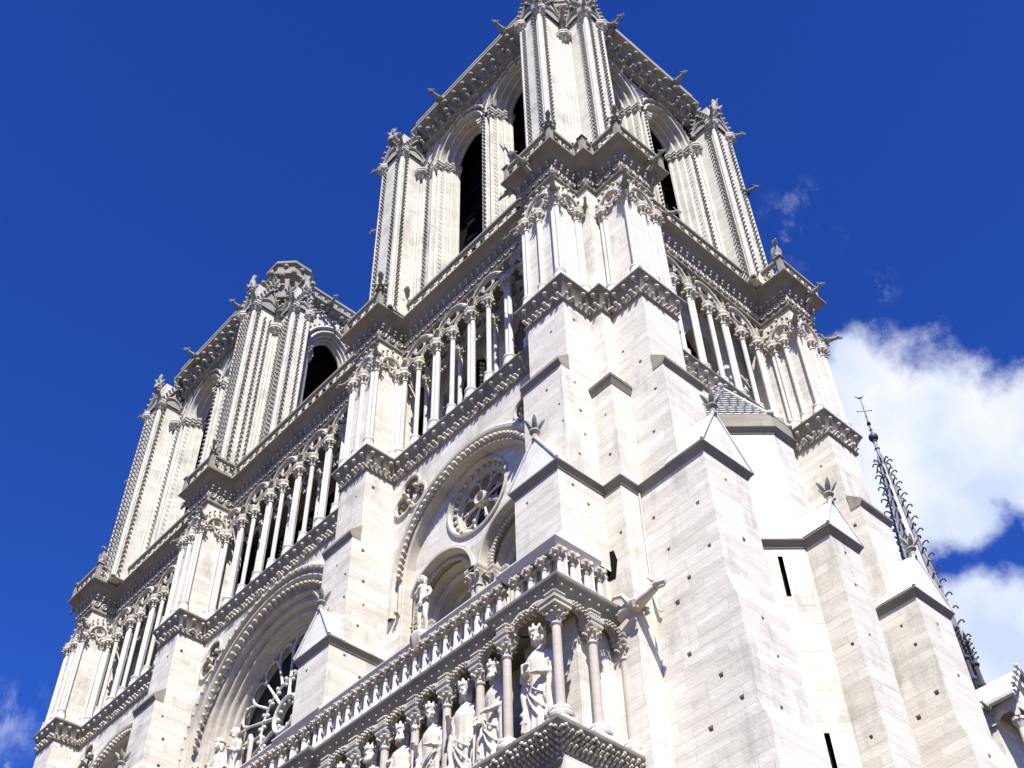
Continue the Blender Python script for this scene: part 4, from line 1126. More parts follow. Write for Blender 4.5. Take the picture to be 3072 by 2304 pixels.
    # top cornice with two rows of hooked leaves, parapet
    TP = [(7.9, 14.4), (7.9, 3.0), (9.7, 1.2), (19.9, 1.2), (21.9, 3.1), (21.9, 12.3), (20.2, 14.3)]
    TP = [(X(x), Y(y)) for x, y in TP]
    k = MB()
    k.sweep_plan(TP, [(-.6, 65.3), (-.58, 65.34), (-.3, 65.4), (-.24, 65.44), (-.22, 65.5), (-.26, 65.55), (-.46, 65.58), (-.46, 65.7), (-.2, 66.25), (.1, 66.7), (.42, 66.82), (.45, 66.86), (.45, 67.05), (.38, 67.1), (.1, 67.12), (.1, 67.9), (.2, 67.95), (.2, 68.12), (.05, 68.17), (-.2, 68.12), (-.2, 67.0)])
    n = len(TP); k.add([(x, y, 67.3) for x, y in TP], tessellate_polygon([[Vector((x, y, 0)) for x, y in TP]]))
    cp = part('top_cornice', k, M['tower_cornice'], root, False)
    c2 = MB()
    for i_, (off_, z, ph) in enumerate(((-.25, 65.75, .25), (-.05, 66.3, .75))):
        for x, y, nx, ny in along(TP, off_, .8, False, ph):
            c2.tube([(x - nx * .25, y - ny * .25, z - .25), (x, y, z), (x + nx * .22, y + ny * .22, z + .22), (x + nx * .38, y + ny * .38, z + .18)], [.1, .1, .09, .07], 6)
            c2.ball((x + nx * .42, y + ny * .42, z + .12), .15, True)
    for x, y, nx, ny in along(TP, .12, .55):
        tx, ty = -ny, nx
        P = [(x + tx * .2 * math.cos(q), y + ty * .2 * math.cos(q), 67.5 + .25 * math.sin(q)) for q in [2 * PI * i / 8 for i in range(8)]]
        c2.tube(P, .05, 5, True)
    # raised leaf ridge over the arches
    for x, y, nx, ny in along(TP, -.2, .6, False, .5): c2.crocket((x, y, 65.52), (nx + random.uniform(-.4, .4), ny + random.uniform(-.4, .4), .3), random.uniform(.28, .4))
    for x, y, nx, ny in along(TP, -.56, .75): c2.tube([(x, y, 64.75), (x + nx * .1, y + ny * .1, 65.0), (x + nx * .22, y + ny * .22, 65.12)], [.05, .07, .05], 5); c2.ball((x + nx * .24, y + ny * .24, 65.1), .1)
    part('foliage', c2, M['crocket'], cp)
    for x, y, a in ((12.35, .85, -90), (18.1, .85, -90), (22.2, 5.1, 0), (22.2, 10.4, 0)): gargoyle(X(x), Y(y), 66.95, a, .62, root)
    for x, y, a in ((22.75, 14.0, 20), (22.75, 14.0, 20)): gargoyle(X(x), Y(y), 58.3, a, .5, root)
    gargoyle(X(7.7), Y(.6), 58.6, 200, .5, root)
    if octagon:
        q = MB(); ox, oy = -6.7, 2.9
        def ring(r): return [(ox + r * math.cos(PI / 8 + j * PI / 4), oy + r * math.sin(PI / 8 + j * PI / 4)) for j in range(8)]
        for r0, r1, z0, z1 in ((1.5, 1.5, 66, 68.0), (1.55, 1.75, 68.0, 68.2), (1.75, 1.75, 68.2, 68.35), (1.5, 1.5, 68.35, 69.3), (1.5, 1.7, 69.3, 69.4), (1.7, 1.7, 69.4, 69.6), (1.7, 1.4, 69.6, 69.7)):
            q.prism(ring(r0), z0 - .35, z1 - .35, ring(r1))
        for j in range(8):
            a = PI / 8 + j * PI / 4; q.crocket((ox + 1.55 * math.cos(a), oy + 1.55 * math.sin(a), 67.3), (math.cos(a), math.sin(a), .3), .7)
            q.crocket((ox + 1.55 * math.cos(a + .39), oy + 1.55 * math.sin(a + .39), 67.0), (math.cos(a + .39), math.sin(a + .39), .3), .6)
            am = a + PI / 8; q.ball((ox + 1.42 * math.cos(am), oy + 1.42 * math.sin(am), 68.85), .2, False)
        part('stair_cap', q, M['cornice'], root, False)
    return root
belfry(0, 0)
nt_ = belfry(-27.4, .2, True, True, 21.9, .2)
def stretch(o, f=1.05, z0=49.6):
    for ch in o.children: stretch(ch, f, z0)
    if o.data is GARG: o.location.z = z0 + (o.location.z - z0) * f
    else:
        for v in o.data.vertices: v.co.z = z0 + (v.co.z - z0) * f if v.co.z > z0 else v.co.z
stretch(nt_)
# slab and link behind the towers so that no light leaks through
m = MB(); m.wbox(-21.6, 19.2, 5.3, 17.8, 40.1, 47.7); part('tower_core', m, M['wall'], cath, False)

# ================================================================== gallery of kings + balustrade of the terrace
def gal_path(y_main, y_but, dx0, dx1, y_end=1.35):
    p = [(-21.2 - dx1, 1.4), (-21.2 - dx1, y_but), (-19.2 + dx0, y_but), (-19.2 + dx0, y_main)]
    for a, b in WB[1:3]: p += [(a - dx0, y_main), (a - dx0, y_but), (b + dx0 - .1, y_but), (b + dx0 - .1, y_main)]
    p += [(19.2 - dx0, y_main), (19.2 - dx0, y_but), (21.2 + dx1, y_but), (21.2 + dx1, y_end)]
    return p
KP = gal_path(-1.2, -1.45, .3, .2)
m = MB(); m.sweep_plan(KP, [(0, 2), (0, 18.2), (.05, 18.24), (.08, 18.3), (.03, 18.36), (.06, 18.5), (.2, 18.8), (.36, 19.08), (.42, 19.14), (.44, 19.18), (.44, 19.27), (.4, 19.3), (-1.8, 19.34)])
kb = part('kings_gallery_base', m, M['cornice'], cath)
m = MB()
for off_, z, st, s in ((.06, 18.44, .17, .15), (.13, 18.57, .17, .16), (.21, 18.71, .17, .17), (.29, 18.85, .18, .17), (.36, 18.98, .19, .17)):
    for x, y, nx, ny in along(KP, off_, st): m.crocket((x - nx * .08, y - ny * .08, z), (nx, ny, -.1), s)
for x, y, nx, ny in along(KP, .42, .55): m.ball((x, y, 19.06), .07)
part('foliage', m, M['carved'], kb)
GP = gal_path(-.85, -1.08, .42, .1)
m = MB(); m.sweep_plan(GP, [(-1.4, 23.72), (0, 23.72), (.03, 23.78), (.06, 23.88), (.24, 24.14), (.30, 24.24), (.32, 24.29), (.32, 24.37), (.27, 24.4), (-2.0, 24.44)])
gc = part('kings_gallery_cornice', m, M['cornice'], cath)
m = MB()
for x, y, nx, ny in along(GP, .2, .36): m.ball((x, y, 24.06), .045)
for x, y, nx, ny in along(GP, -.02, .2):
    m.crocket((x, y, 23.62), (nx, ny, -.4), .16)
    m.ball((x + random.uniform(-.05, .05), y, 23.72), .04)
part('foliage', m, M['carved'], gc)
# main wall of the bays behind the statues
m = MB()
for a, b in ((-19.6, -8), (-8, 8.2), (8.2, 19.6)): m.plate(FW(.4), 0, [(a, 18), (b, 18), (b, 24), (a, 24)])
m.plate(FS(20.98), 0, [(-.1, 18), (1.5, 18), (1.5, 24), (-.1, 24)])
part('kings_gallery_wall', m, M['wall'], cath, False)

def king_col(ab=.36):
    s, c, b = MB(), MB(), MB()
    s.lathe(0, 0, [(.138, .65), (.135, 2.0), (.13, 3.35)], 18)
    c.lathe(0, 0, [(.15, 3.3), (.175, 3.35), (.15, 3.4), (.14, 3.42), (.16, 3.58), (.27, 3.82)], 14)
    for k in range(8):
        a = PI / 8 + k * PI / 4; c.crocket((.15 * math.cos(a), .15 * math.sin(a), 3.62), (math.cos(a), math.sin(a), 0), .17)
    for k in range(4):
        a = PI / 4 + k * PI / 2; c.tube([(.13 * math.cos(a), .13 * math.sin(a), 3.48), (ab * .67 * math.cos(a), ab * .67 * math.sin(a), 3.7), (ab * math.cos(a), ab * math.sin(a), 3.76)], [.045, .045, .055], 6)
    q = PI / 4; r2 = math.sqrt(2)
    c.lathe(0, 0, [(ab * .83 * r2, 3.82), (ab * .92 * r2, 3.86), (ab * .92 * r2, 3.94), (ab * .83 * r2, 3.97), (ab * r2, 4.03), (ab * r2, 4.12), (.2 * r2, 4.14), (.2 * r2, 4.42)], 4, q)
    for e in range(4):
        for t in (-.17, -.085, 0, .085, .17):
            a = e * PI / 2; x, y = .22, t
            c.ball((x * math.cos(a) - y * math.sin(a), x * math.sin(a) + y * math.cos(a), 4.24), .035)
            c.ball((x * math.cos(a) - y * math.sin(a), x * math.sin(a) + y * math.cos(a), 4.38), .045)
    b.lathe(0, 0, [(.44, 0), (.44, .28), (.36, .34)], 4, q); b.lathe(0, 0, [(.34, .3), (.36, .38), (.31, .46), (.27, .5), (.29, .56), (.27, .62), (.2, .67)], 18)
    return [mesh_of(n, x, M[k]) for n, x, k in (('kings_column', s, 'king_column'), ('capital', c, 'carved'), ('base', b, 'column'))]
KC = king_col(); KC2 = king_col(.275)
def kcol(x, y, K=None):
    K = K or KC
    o = put('kings_column', K[0], cath, (x, y, Z1 + .02)); put('capital', K[1], o); put('base', K[2], o); return o
KX = [17.7 - 1.53 * k for k in range(6)] + [4.9 - 1.53 * k for k in range(7)] + [-9.9 - 1.53 * k for k in range(6)]
for x in KX: kcol(x, -.92, KC2)
for a, b in WB[:3]: kcol(a + .0, -1.16, KC2); kcol(b, -1.16, KC2)
for x, y, K in ((19.2, -1.2, KC2), (21.3, -1.22, KC), (21.32, .2, KC2), (21.35, 1.5, KC2)): kcol(x, y, K)
# trefoil canopies between the columns
def canopy(F, a, b):
    m = MB()
    c = (a + b) / 2; hw = (b - a) / 2 - .25
    for q in range(11):
        t = PI * (q + .5) / 11; u, z = c + hw * math.cos(t), 23.35 + .35 * math.sin(t)
        m.crocket(F(u, .1, z), Vector(F(0, 1, 0)) - Vector(F(0, 0, 0)) + Vector((0, 0, -.5)), .14)
        m.ball(F(u, .16, z - .12), .035)
    P, _ = arch(c, hw, 23.35, .4, 8); m.tube([F(u, .02, z) for u, z in P], .08, 6); m.tube([F(u, -.1, z) for u, z in P], .09, 6)
    part('canopy_arch', m, M['carved'], gc)
for k in range(5): canopy(FW(-.92), KX[k + 1], KX[k]); canopy(FW(-.92), KX[14 + k - 1] if False else -9.9 - 1.53 * (k + 1), -9.9 - 1.53 * k)
for k in range(6): canopy(FW(-.92), 4.9 - 1.53 * (k + 1), 4.9 - 1.53 * k)
canopy(FW(-1.0), 17.7, 19.2); canopy(FW(-1.2), 19.2, 21.3); canopy(FS(21.3), -1.22, .2); canopy(FS(21.3), .2, 1.5); canopy(FW(-1.16), 6.9, 8.8)

# balustrade of colonnettes
def baluster_mesh():
    s, c = MB(), MB()
    s.lathe(0, 0, [(.14, 0), (.14, .12), (.1, .18), (.085, .24), (.08, .8)], 10); s.wbox(-.19, .19, .06, .15, 0, 1.28)
    c.lathe(0, 0, [(.1, .78), (.115, .82), (.09, .85), (.12, 1.0), (.17, 1.14)], 10)
    for k in range(6): a = k * PI / 3; c.crocket((.11 * math.cos(a), .11 * math.sin(a), 1.0), (math.cos(a), math.sin(a), 0), .2); c.crocket((.13 * math.cos(a + .5), .13 * math.sin(a + .5), 1.12), (math.cos(a + .5), math.sin(a + .5), 0), .16)
    c.lathe(0, 0, [(.2, 1.12), (.25, 1.16), (.25, 1.26), (.2, 1.3)], 4, PI / 4)
    return mesh_of('baluster', s, M['column']), mesh_of('capital', c, M['carved'])
BM = baluster_mesh()
m = MB(); RP = [(x, y) for x, y in GP]
def rails(path, zt):
    m.sweep_plan(path, [(-.22, zt - .34), (-.02, zt - .34), (.03, zt - .3), (.13, zt - .1), (.16, zt - .07), (.16, zt - .02), (.13, zt), (-.22, zt + .02), (-.22, zt - .34)])
    m.sweep_plan(path, [(.05, 24.42), (.05, 24.56), (-.22, 24.58)])
rails([(8.95, -.9), (18.78, -.9)], 26.05); rails([(-6.2, -.9), (6.6, -.9)], 26.05); rails([(-18.7, -.9), (-8.7, -.9)], 26.05)
for i, (a, b) in enumerate(WB):
    m.sweep_plan([(a - .35 if i else a, -.6), (a - .35 if i else a, -.93), (b + (.0 if i == 3 else .3), -.93), (b + (.0 if i == 3 else .3), (.9 if i == 3 else -.6))],
                 [(-.3, 25.78), (.0, 25.78), (.04, 25.86), (.13, 26.02), (.17, 26.06), (.17, 26.12), (.12, 26.15), (-.3, 26.35)])
rail = part('terrace_balustrade', m, M['column'], cath, False)
nb = 0
for a, b in ((8.95, 18.8), (-6.1, 6.5), (-18.5, -8.8)):
    n = int((b - a) / .5)
    for k in range(n):
        o = put('baluster', BM[0], rail, (a + (k + .5) * (b - a) / n, -.86, 24.55)); put('capital', BM[1], o); nb += 1
for x in (19.3, 19.9, 20.52, 21.18): o = put('baluster', BM[0], rail, (x, -.8, 24.5)); put('capital', BM[1], o)
for y in (-.3, .28, .84): o = put('baluster', BM[0], rail, (21.22, y, 24.5)); put('capital', BM[1], o)
for a, b in WB[1:3]:
    for k in range(4): o = put('baluster', BM[0], rail, (a - .1 + k * (b - a + .2) / 3, -.86, 24.5)); put('capital', BM[1], o)
# stone backing behind the balusters, terrace floor
m = MB()
m.quad((-21, -.8, 24.46), (21, -.8, 24.46), (21, 4, 24.46), (-21, 4, 24.46))
part('terrace_floor', m, M['cornice'], rail, False)
gargoyle(21.85, 1.42, 24.2, -2, .85).data = GARG_PALE

# ================================================================== nave, flying-buttress pinnacle, spire
m = MB()
m.wbox(-20, 20, 18, 110, 2, 17); m.wbox(-8, 8, 18, 110, 17, 36)
m.add([(-8.6, 17.9, 36), (8.6, 17.9, 36), (0, 17.9, 46), (-8.6, 110, 36), (8.6, 110, 36), (0, 110, 46)], [(0, 1, 2), (0, 2, 5, 3), (1, 4, 5, 2), (3, 5, 4)])
part('nave', m, M['slate'], cath, False)

def aedicule():
    m = MB(); x0, x1, y0, y1 = 19.2, 22.9, 24.1, 26.5; zt = 30.5
    m.wbox(x0, 21.68, y0 + .1, y1 - .1, 5, zt - .3)
    for x, y in ((x1 - .3, y0 + .3), (x1 - .3, y1 - .3)):
        m.lathe(x, y, [(.28, 25.4), (.28, 25.9), (.16, 26), (.15, 29.1), (.25, 29.38), (.3, 29.45), (.3, 29.58), (.2, 29.62)], 12)
    F = FW(y0); c = 22.2
    for yy in (y0, y1 - .3):
        P, _ = arch(c, .46, 29.62, .46, 12, 0, 29.6)
        m.plate(FW(yy), 0, [(x0, 29.55)] + P + [(x1, 29.55), (x1, zt), (x0, zt)])
        m.rim(FW(yy), P, 0, -.3, False)
    F2 = FS(x1); cy = (y0 + y1) / 2
    P = circle(cy, 31.05, .36, 20)[0]
    m.plate(F2, 0, [(y0, zt - .6), (y1, zt - .6), (y1, zt), (cy, 32.1), (y0, zt)], [P]); m.rim(F2, P, 0, -.5)
    m.wbox(x0 - .5, x1 + .4, y0, y1, 5, 25.4)
    root = part('pinnacle_canopy', m, M['wall'], cath, False)
    r = MB()
    for s, ye in ((-1, y0 - .2), (1, y1 + .2)):
        r.add([(x0, ye, zt), (x1 + .15, ye, zt), (x1 + .15, cy, 32.25), (x0, cy, 32.25)], [(0, 1, 2, 3)])
        r.tube([(x0, ye, zt - .05), (x1 + .15, ye, zt - .05)], .13, 6); r.tube([(x1 + .15, ye, zt), (x1 + .15, cy, 32.25)], .11, 6)
    for k in range(4): r.crocket((x1 + .2, y0 + k * .32, zt + .2 + k * .42), (.2, -1, .6), .34)
    part('roof', r, M['weathering'], root, False)
    gargoyle(21.75, y0 - .1, zt - .2, -90, .4, root)
aedicule()

def spire():
    cx_, cy_ = 0.05, 70.2; m = MB()
    def R(z): return 0.24 + (91.3 - z) * 0.062
    ring = lambda z, r, n=8, a0=PI / 8: [(cx_ + r * math.cos(a0 + 2 * PI * j / n), cy_ + r * math.sin(a0 + 2 * PI * j / n), z) for j in range(n)]
    vs = ring(66.5, R(66.5) * .93) + ring(91.3, .2)
    m.add(vs, [(j, (j + 1) % 8, 8 + (j + 1) % 8, 8 + j) for j in range(8)])
    for j in range(8):
        a = PI / 8 + j * PI / 4
        m.tube([(cx_ + R(z) * math.cos(a), cy_ + R(z) * math.sin(a), z) for z in (66.5, 80, 91.3)], [.11, .09, .06], 6)
    z = 67.5
    while z < 91:
        pass; z += 30
    m.lathe(cx_, cy_, [(.2, 91), (.2, 93.3), (.3, 93.35), (.2, 93.5)], 8); m.lathe(cx_, cy_, [(.26, 92.2), (.3, 92.3), (.26, 92.4)], 8)
    root = part('spire', m, M['lead'], cath)
    c = MB(); z = 67.2
    while z < 91.2:
        for j in range(8):
            a = PI / 8 + j * PI / 4; r = R(z); ca, sa = math.cos(a), math.sin(a)
            P = [(cx_ + (r + q) * ca, cy_ + (r + q) * sa, z + h) for q, h in ((-.02, 0), (.22, .35), (.45, .5), (.62, .42), (.66, .22))]
            c.tube(P, [.1, .09, .08, .08, .05], 5); c.ball(P[-1], .11)
        z += 1.62
    part('spire_foliage', c, M['lead_dark'], root)
    # lantern and pinnacled stage
    l = MB()
    for j in range(8):
        a = PI / 8 + j * PI / 4; x, y = cx_ + 1.9 * math.cos(a), cy_ + 1.9 * math.sin(a)
        l.lathe(x, y, [(.26, 50), (.26, 62), (.42, 62.2), (.3, 62.6), (.27, 64.2), (.45, 64.4), (.26, 64.8), (.04, 68.2)], 6)
        for k in range(6): 
            for q in range(4): b = q * PI / 2 + a; l.crocket((x + (.24 - k * .035) * math.cos(b), y + (.24 - k * .035) * math.sin(b), 65 + k * .5), (math.cos(b), math.sin(b), .3), .36)
        a2 = a + PI / 4; x2, y2 = cx_ + 1.9 * math.cos(a2), cy_ + 1.9 * math.sin(a2)
        l.tube([(x, y, 62.0), (x2, y2, 62.0)], .14, 6); l.tube([(x, y, 64.3), (x2, y2, 64.3)], .16, 6); l.tube([(x, y, 57.5), (x2, y2, 57.5)], .2, 6)
        xm, ym = (x + x2) / 2, (y + y2) / 2; l.tube([(x, y, 62.3), (xm, ym, 66.2), (x2, y2, 62.3)], .1, 6)
        l.tube([(x, y, 60.6), (xm, ym, 61.8), (x2, y2, 60.6)], .09, 6); l.tube([(x, y, 58), (x2, y2, 59.2)], .06, 5); l.tube([(x2, y2, 58), (x, y, 59.2)], .06, 5)
        l.crocket((xm, ym, 66.0), (math.cos((a + a2) / 2), math.sin((a + a2) / 2), .6), .7)
    l.lathe(cx_, cy_, [(1.5, 46), (1.5, 57), (1.3, 57.2), (.9, 58), (.9, 64), (1.5, 66.4), (1.6, 66.6)], 8, PI / 8)
    part('spire_lantern', l, M['lead_dark'], root)
    b = MB(); b.lathe(cx_, cy_, [(.12, 93.45), (.3, 93.52), (.46, 93.75), (.52, 94.0), (.46, 94.25), (.3, 94.45), (.12, 94.55)], 18)
    part('ball', b, M['lead_dark'], root)
    k = MB(); k.tube([(cx_, cy_, 94.5), (cx_, cy_, 96.2), (cx_, cy_, 100.0)], [.12, .09, .04], 8)
    for z, r in ((95.1, .2), (96.0, .24), (96.25, .2), (97.2, .12)): k.lathe(cx_, cy_, [(r * .6, z - .06), (r, z), (r * .6, z + .06)], 8)
    d = Vector((.74, .67, 0)); k.tube([Vector((cx_, cy_, 98.1)) - d * .75, Vector((cx_, cy_, 98.1)) + d * .75], .05, 6)
    for s in (-1, 1): k.ball(Vector((cx_, cy_, 98.1)) + d * .75 * s, .09)
    for q in range(5): k.ball((cx_ + random.uniform(-.15, .15), cy_ + random.uniform(-.15, .15), 98.1 + q * .3 - .6), .05)
    part('cross', k, M['iron'], root)
    r = MB(); z = 100.1; D = d
    P = lambda t, h: (cx_ + D.x * t, cy_ + D.y * t, z + h)
    r.tube([P(.3, .28), P(.1, .15), P(-.15, .16), P(-.35, .3), P(-.5, .5)], [.09, .17, .15, .08, .04], 8)
    r.tube([P(-.3, .25), P(-.55, .3)], [.07, .03], 6); r.ball(P(.34, .36), .1); r.tube([P(.4, .36), P(.5, .34)], [.04, .01], 5); r.tube([P(.32, .44), P(.28, .52)], [.05, .02], 5); r.tube([P(0, 0), P(0, .1)], .05, 5)
    part('rooster', r, M['copper'], root)
spire()

# ================================================================== statues
def voxel(mb, name, mat, size=0.03, smooth=2):
    me = bpy.data.meshes.new('tmp'); me.from_pydata([tuple(v) for v in mb.v], [], mb.f); me.update()
    bm = bmesh.new(); bm.from_mesh(me); bmesh.ops.recalc_face_normals(bm, faces=bm.faces); bm.to_mesh(me); bm.free()
    o = bpy.data.objects.new('tmp', me); sc.collection.objects.link(o)
    r = o.modifiers.new('r', 'REMESH'); r.mode = 'VOXEL'; r.voxel_size = size
    if smooth:
        s = o.modifiers.new('s', 'SMOOTH'); s.iterations = smooth; s.factor = .5
    dg = bpy.context.evaluated_depsgraph_get(); out = bpy.data.meshes.new_from_object(o.evaluated_get(dg)); out.name = name
    bpy.data.objects.remove(o); bpy.data.meshes.remove(me)
    out.polygons.foreach_set('use_smooth', [True] * len(out.polygons)); out.materials.clear(); out.materials.append(mat)
    return out

def hand(m, p, d, up, s=1.0, curl=.5):
    """palm and five fingers at p pointing along d"""
    d = Vector(d).normalized(); up = Vector(up).normalized(); t = d.cross(up).normalized(); p = Vector(p)
    m.tube([p - d * .05 * s, p + d * .05 * s, p + d * .14 * s], [.06 * s, .075 * s, .065 * s], 8)
    for k, L in enumerate((.13, .16, .15, .12)):
        b = p + d * .13 * s + t * (k - 1.5) * .036 * s
        m.tube([b, b + d * L * .5 * s - up * .02 * curl * s, b + d * L * .85 * s - up * .09 * curl * s], [.021 * s, .02 * s, .015 * s], 6)
    b = p + t * -.07 * s; m.tube([b, b + d * .07 * s - t * .04 * s, b + d * .13 * s - t * .03 * s - up * .03 * s], [.026 * s, .022 * s, .016 * s], 6)

def head(m, c, yaw=0.0, pitch=0.0, beard=True, crown=True, hair='short', s=1.0):
    Rm = Matrix.Rotation(yaw, 3, 'Z') @ Matrix.Rotation(pitch, 3, 'X')
    c = Vector(c); q = lambda x, y, z: c + Rm @ Vector((x * s, y * s, z * s))
    m.ball(q(0, 0, 0), .235 * s, True, (.86, 1.0, 1.18), Rm)
    m.ball(q(0, -.06, -.13), .16 * s, True, (.9, 1, 1), Rm)                  # jaw
    m.tube([q(0, -.215, .03), q(0, -.275, -.07), q(0, -.23, -.085)], [.03 * s, .042 * s, .03 * s], 6)     # nose
    for sx in (-1, 1):
        m.tube([q(sx * .03, -.225, .055), q(sx * .10, -.215, .07), q(sx * .165, -.16, .05)], [.026 * s, .03 * s, .022 * s], 6)    # brow
        m.ball(q(sx * .085, -.195, .012), .034 * s, False)                    # eye
        m.ball(q(sx * .10, -.17, -.09), .06 * s, False)                       # cheek
        m.ball(q(sx * .205, .0, -.02), .055 * s, False, (.5, .8, 1.2), Rm)     # ear
    m.tube([q(-.06, -.205, -.15), q(0, -.228, -.145), q(.06, -.205, -.15)], .02 * s, 6)
    m.tube([q(-.05, -.2, -.178), q(0, -.22, -.18), q(.05, -.2, -.178)], .022 * s, 6)
    m.ball(q(0, -.19, -.235), .055 * s, False)
    if beard:
        for k in range(9):
            a = (k - 4) / 4; m.tube([q(a * .15, -.13 - .05 * (1 - a * a), -.17), q(a * .13, -.18 - .05 * (1 - a * a), -.30), q(a * .07, -.2, -.42 + .05 * abs(a))], [.06 * s, .055 * s, .02 * s], 6)
    # hair
    for k in range(13):
        a = math.radians(20 + k * 140 / 12 * 1.0) if True else 0
        a = math.radians(0 + 180 * k / 12); x, y = math.cos(a), math.sin(a)
        L = {'short': -.2, 'long': -.36}[hair]
        m.tube([q(.17 * x, .19 * y + .02, .12), q(.195 * x, .21 * y + .03, -.05), q(.19 * x, .2 * y + .03, L * .7), q(.21 * x, .21 * y + .03, L)], [.05 * s, .055 * s, .05 * s, .035 * s], 6)
    if crown:
        P = [q(.225 * math.cos(a), .245 * math.sin(a), .15) for a in [2 * PI * i / 20 for i in range(20)]]
        m.tube(P, .05 * s, 6, True); P = [q(.23 * math.cos(a), .25 * math.sin(a), .23) for a in [2 * PI * i / 20 for i in range(20)]]; m.tube(P, .035 * s, 6, True)
        for k in range(8):
            a = 2 * PI * k / 8; m.tube([q(.225 * math.cos(a), .245 * math.sin(a), .2), q(.235 * math.cos(a), .255 * math.sin(a), .32), q(.24 * math.cos(a), .26 * math.sin(a), .38)], [.05 * s, .06 * s, .035 * s], 6)
        m.ball(q(0, 0, .2), .2 * s, True, (1, 1, .6), Rm)

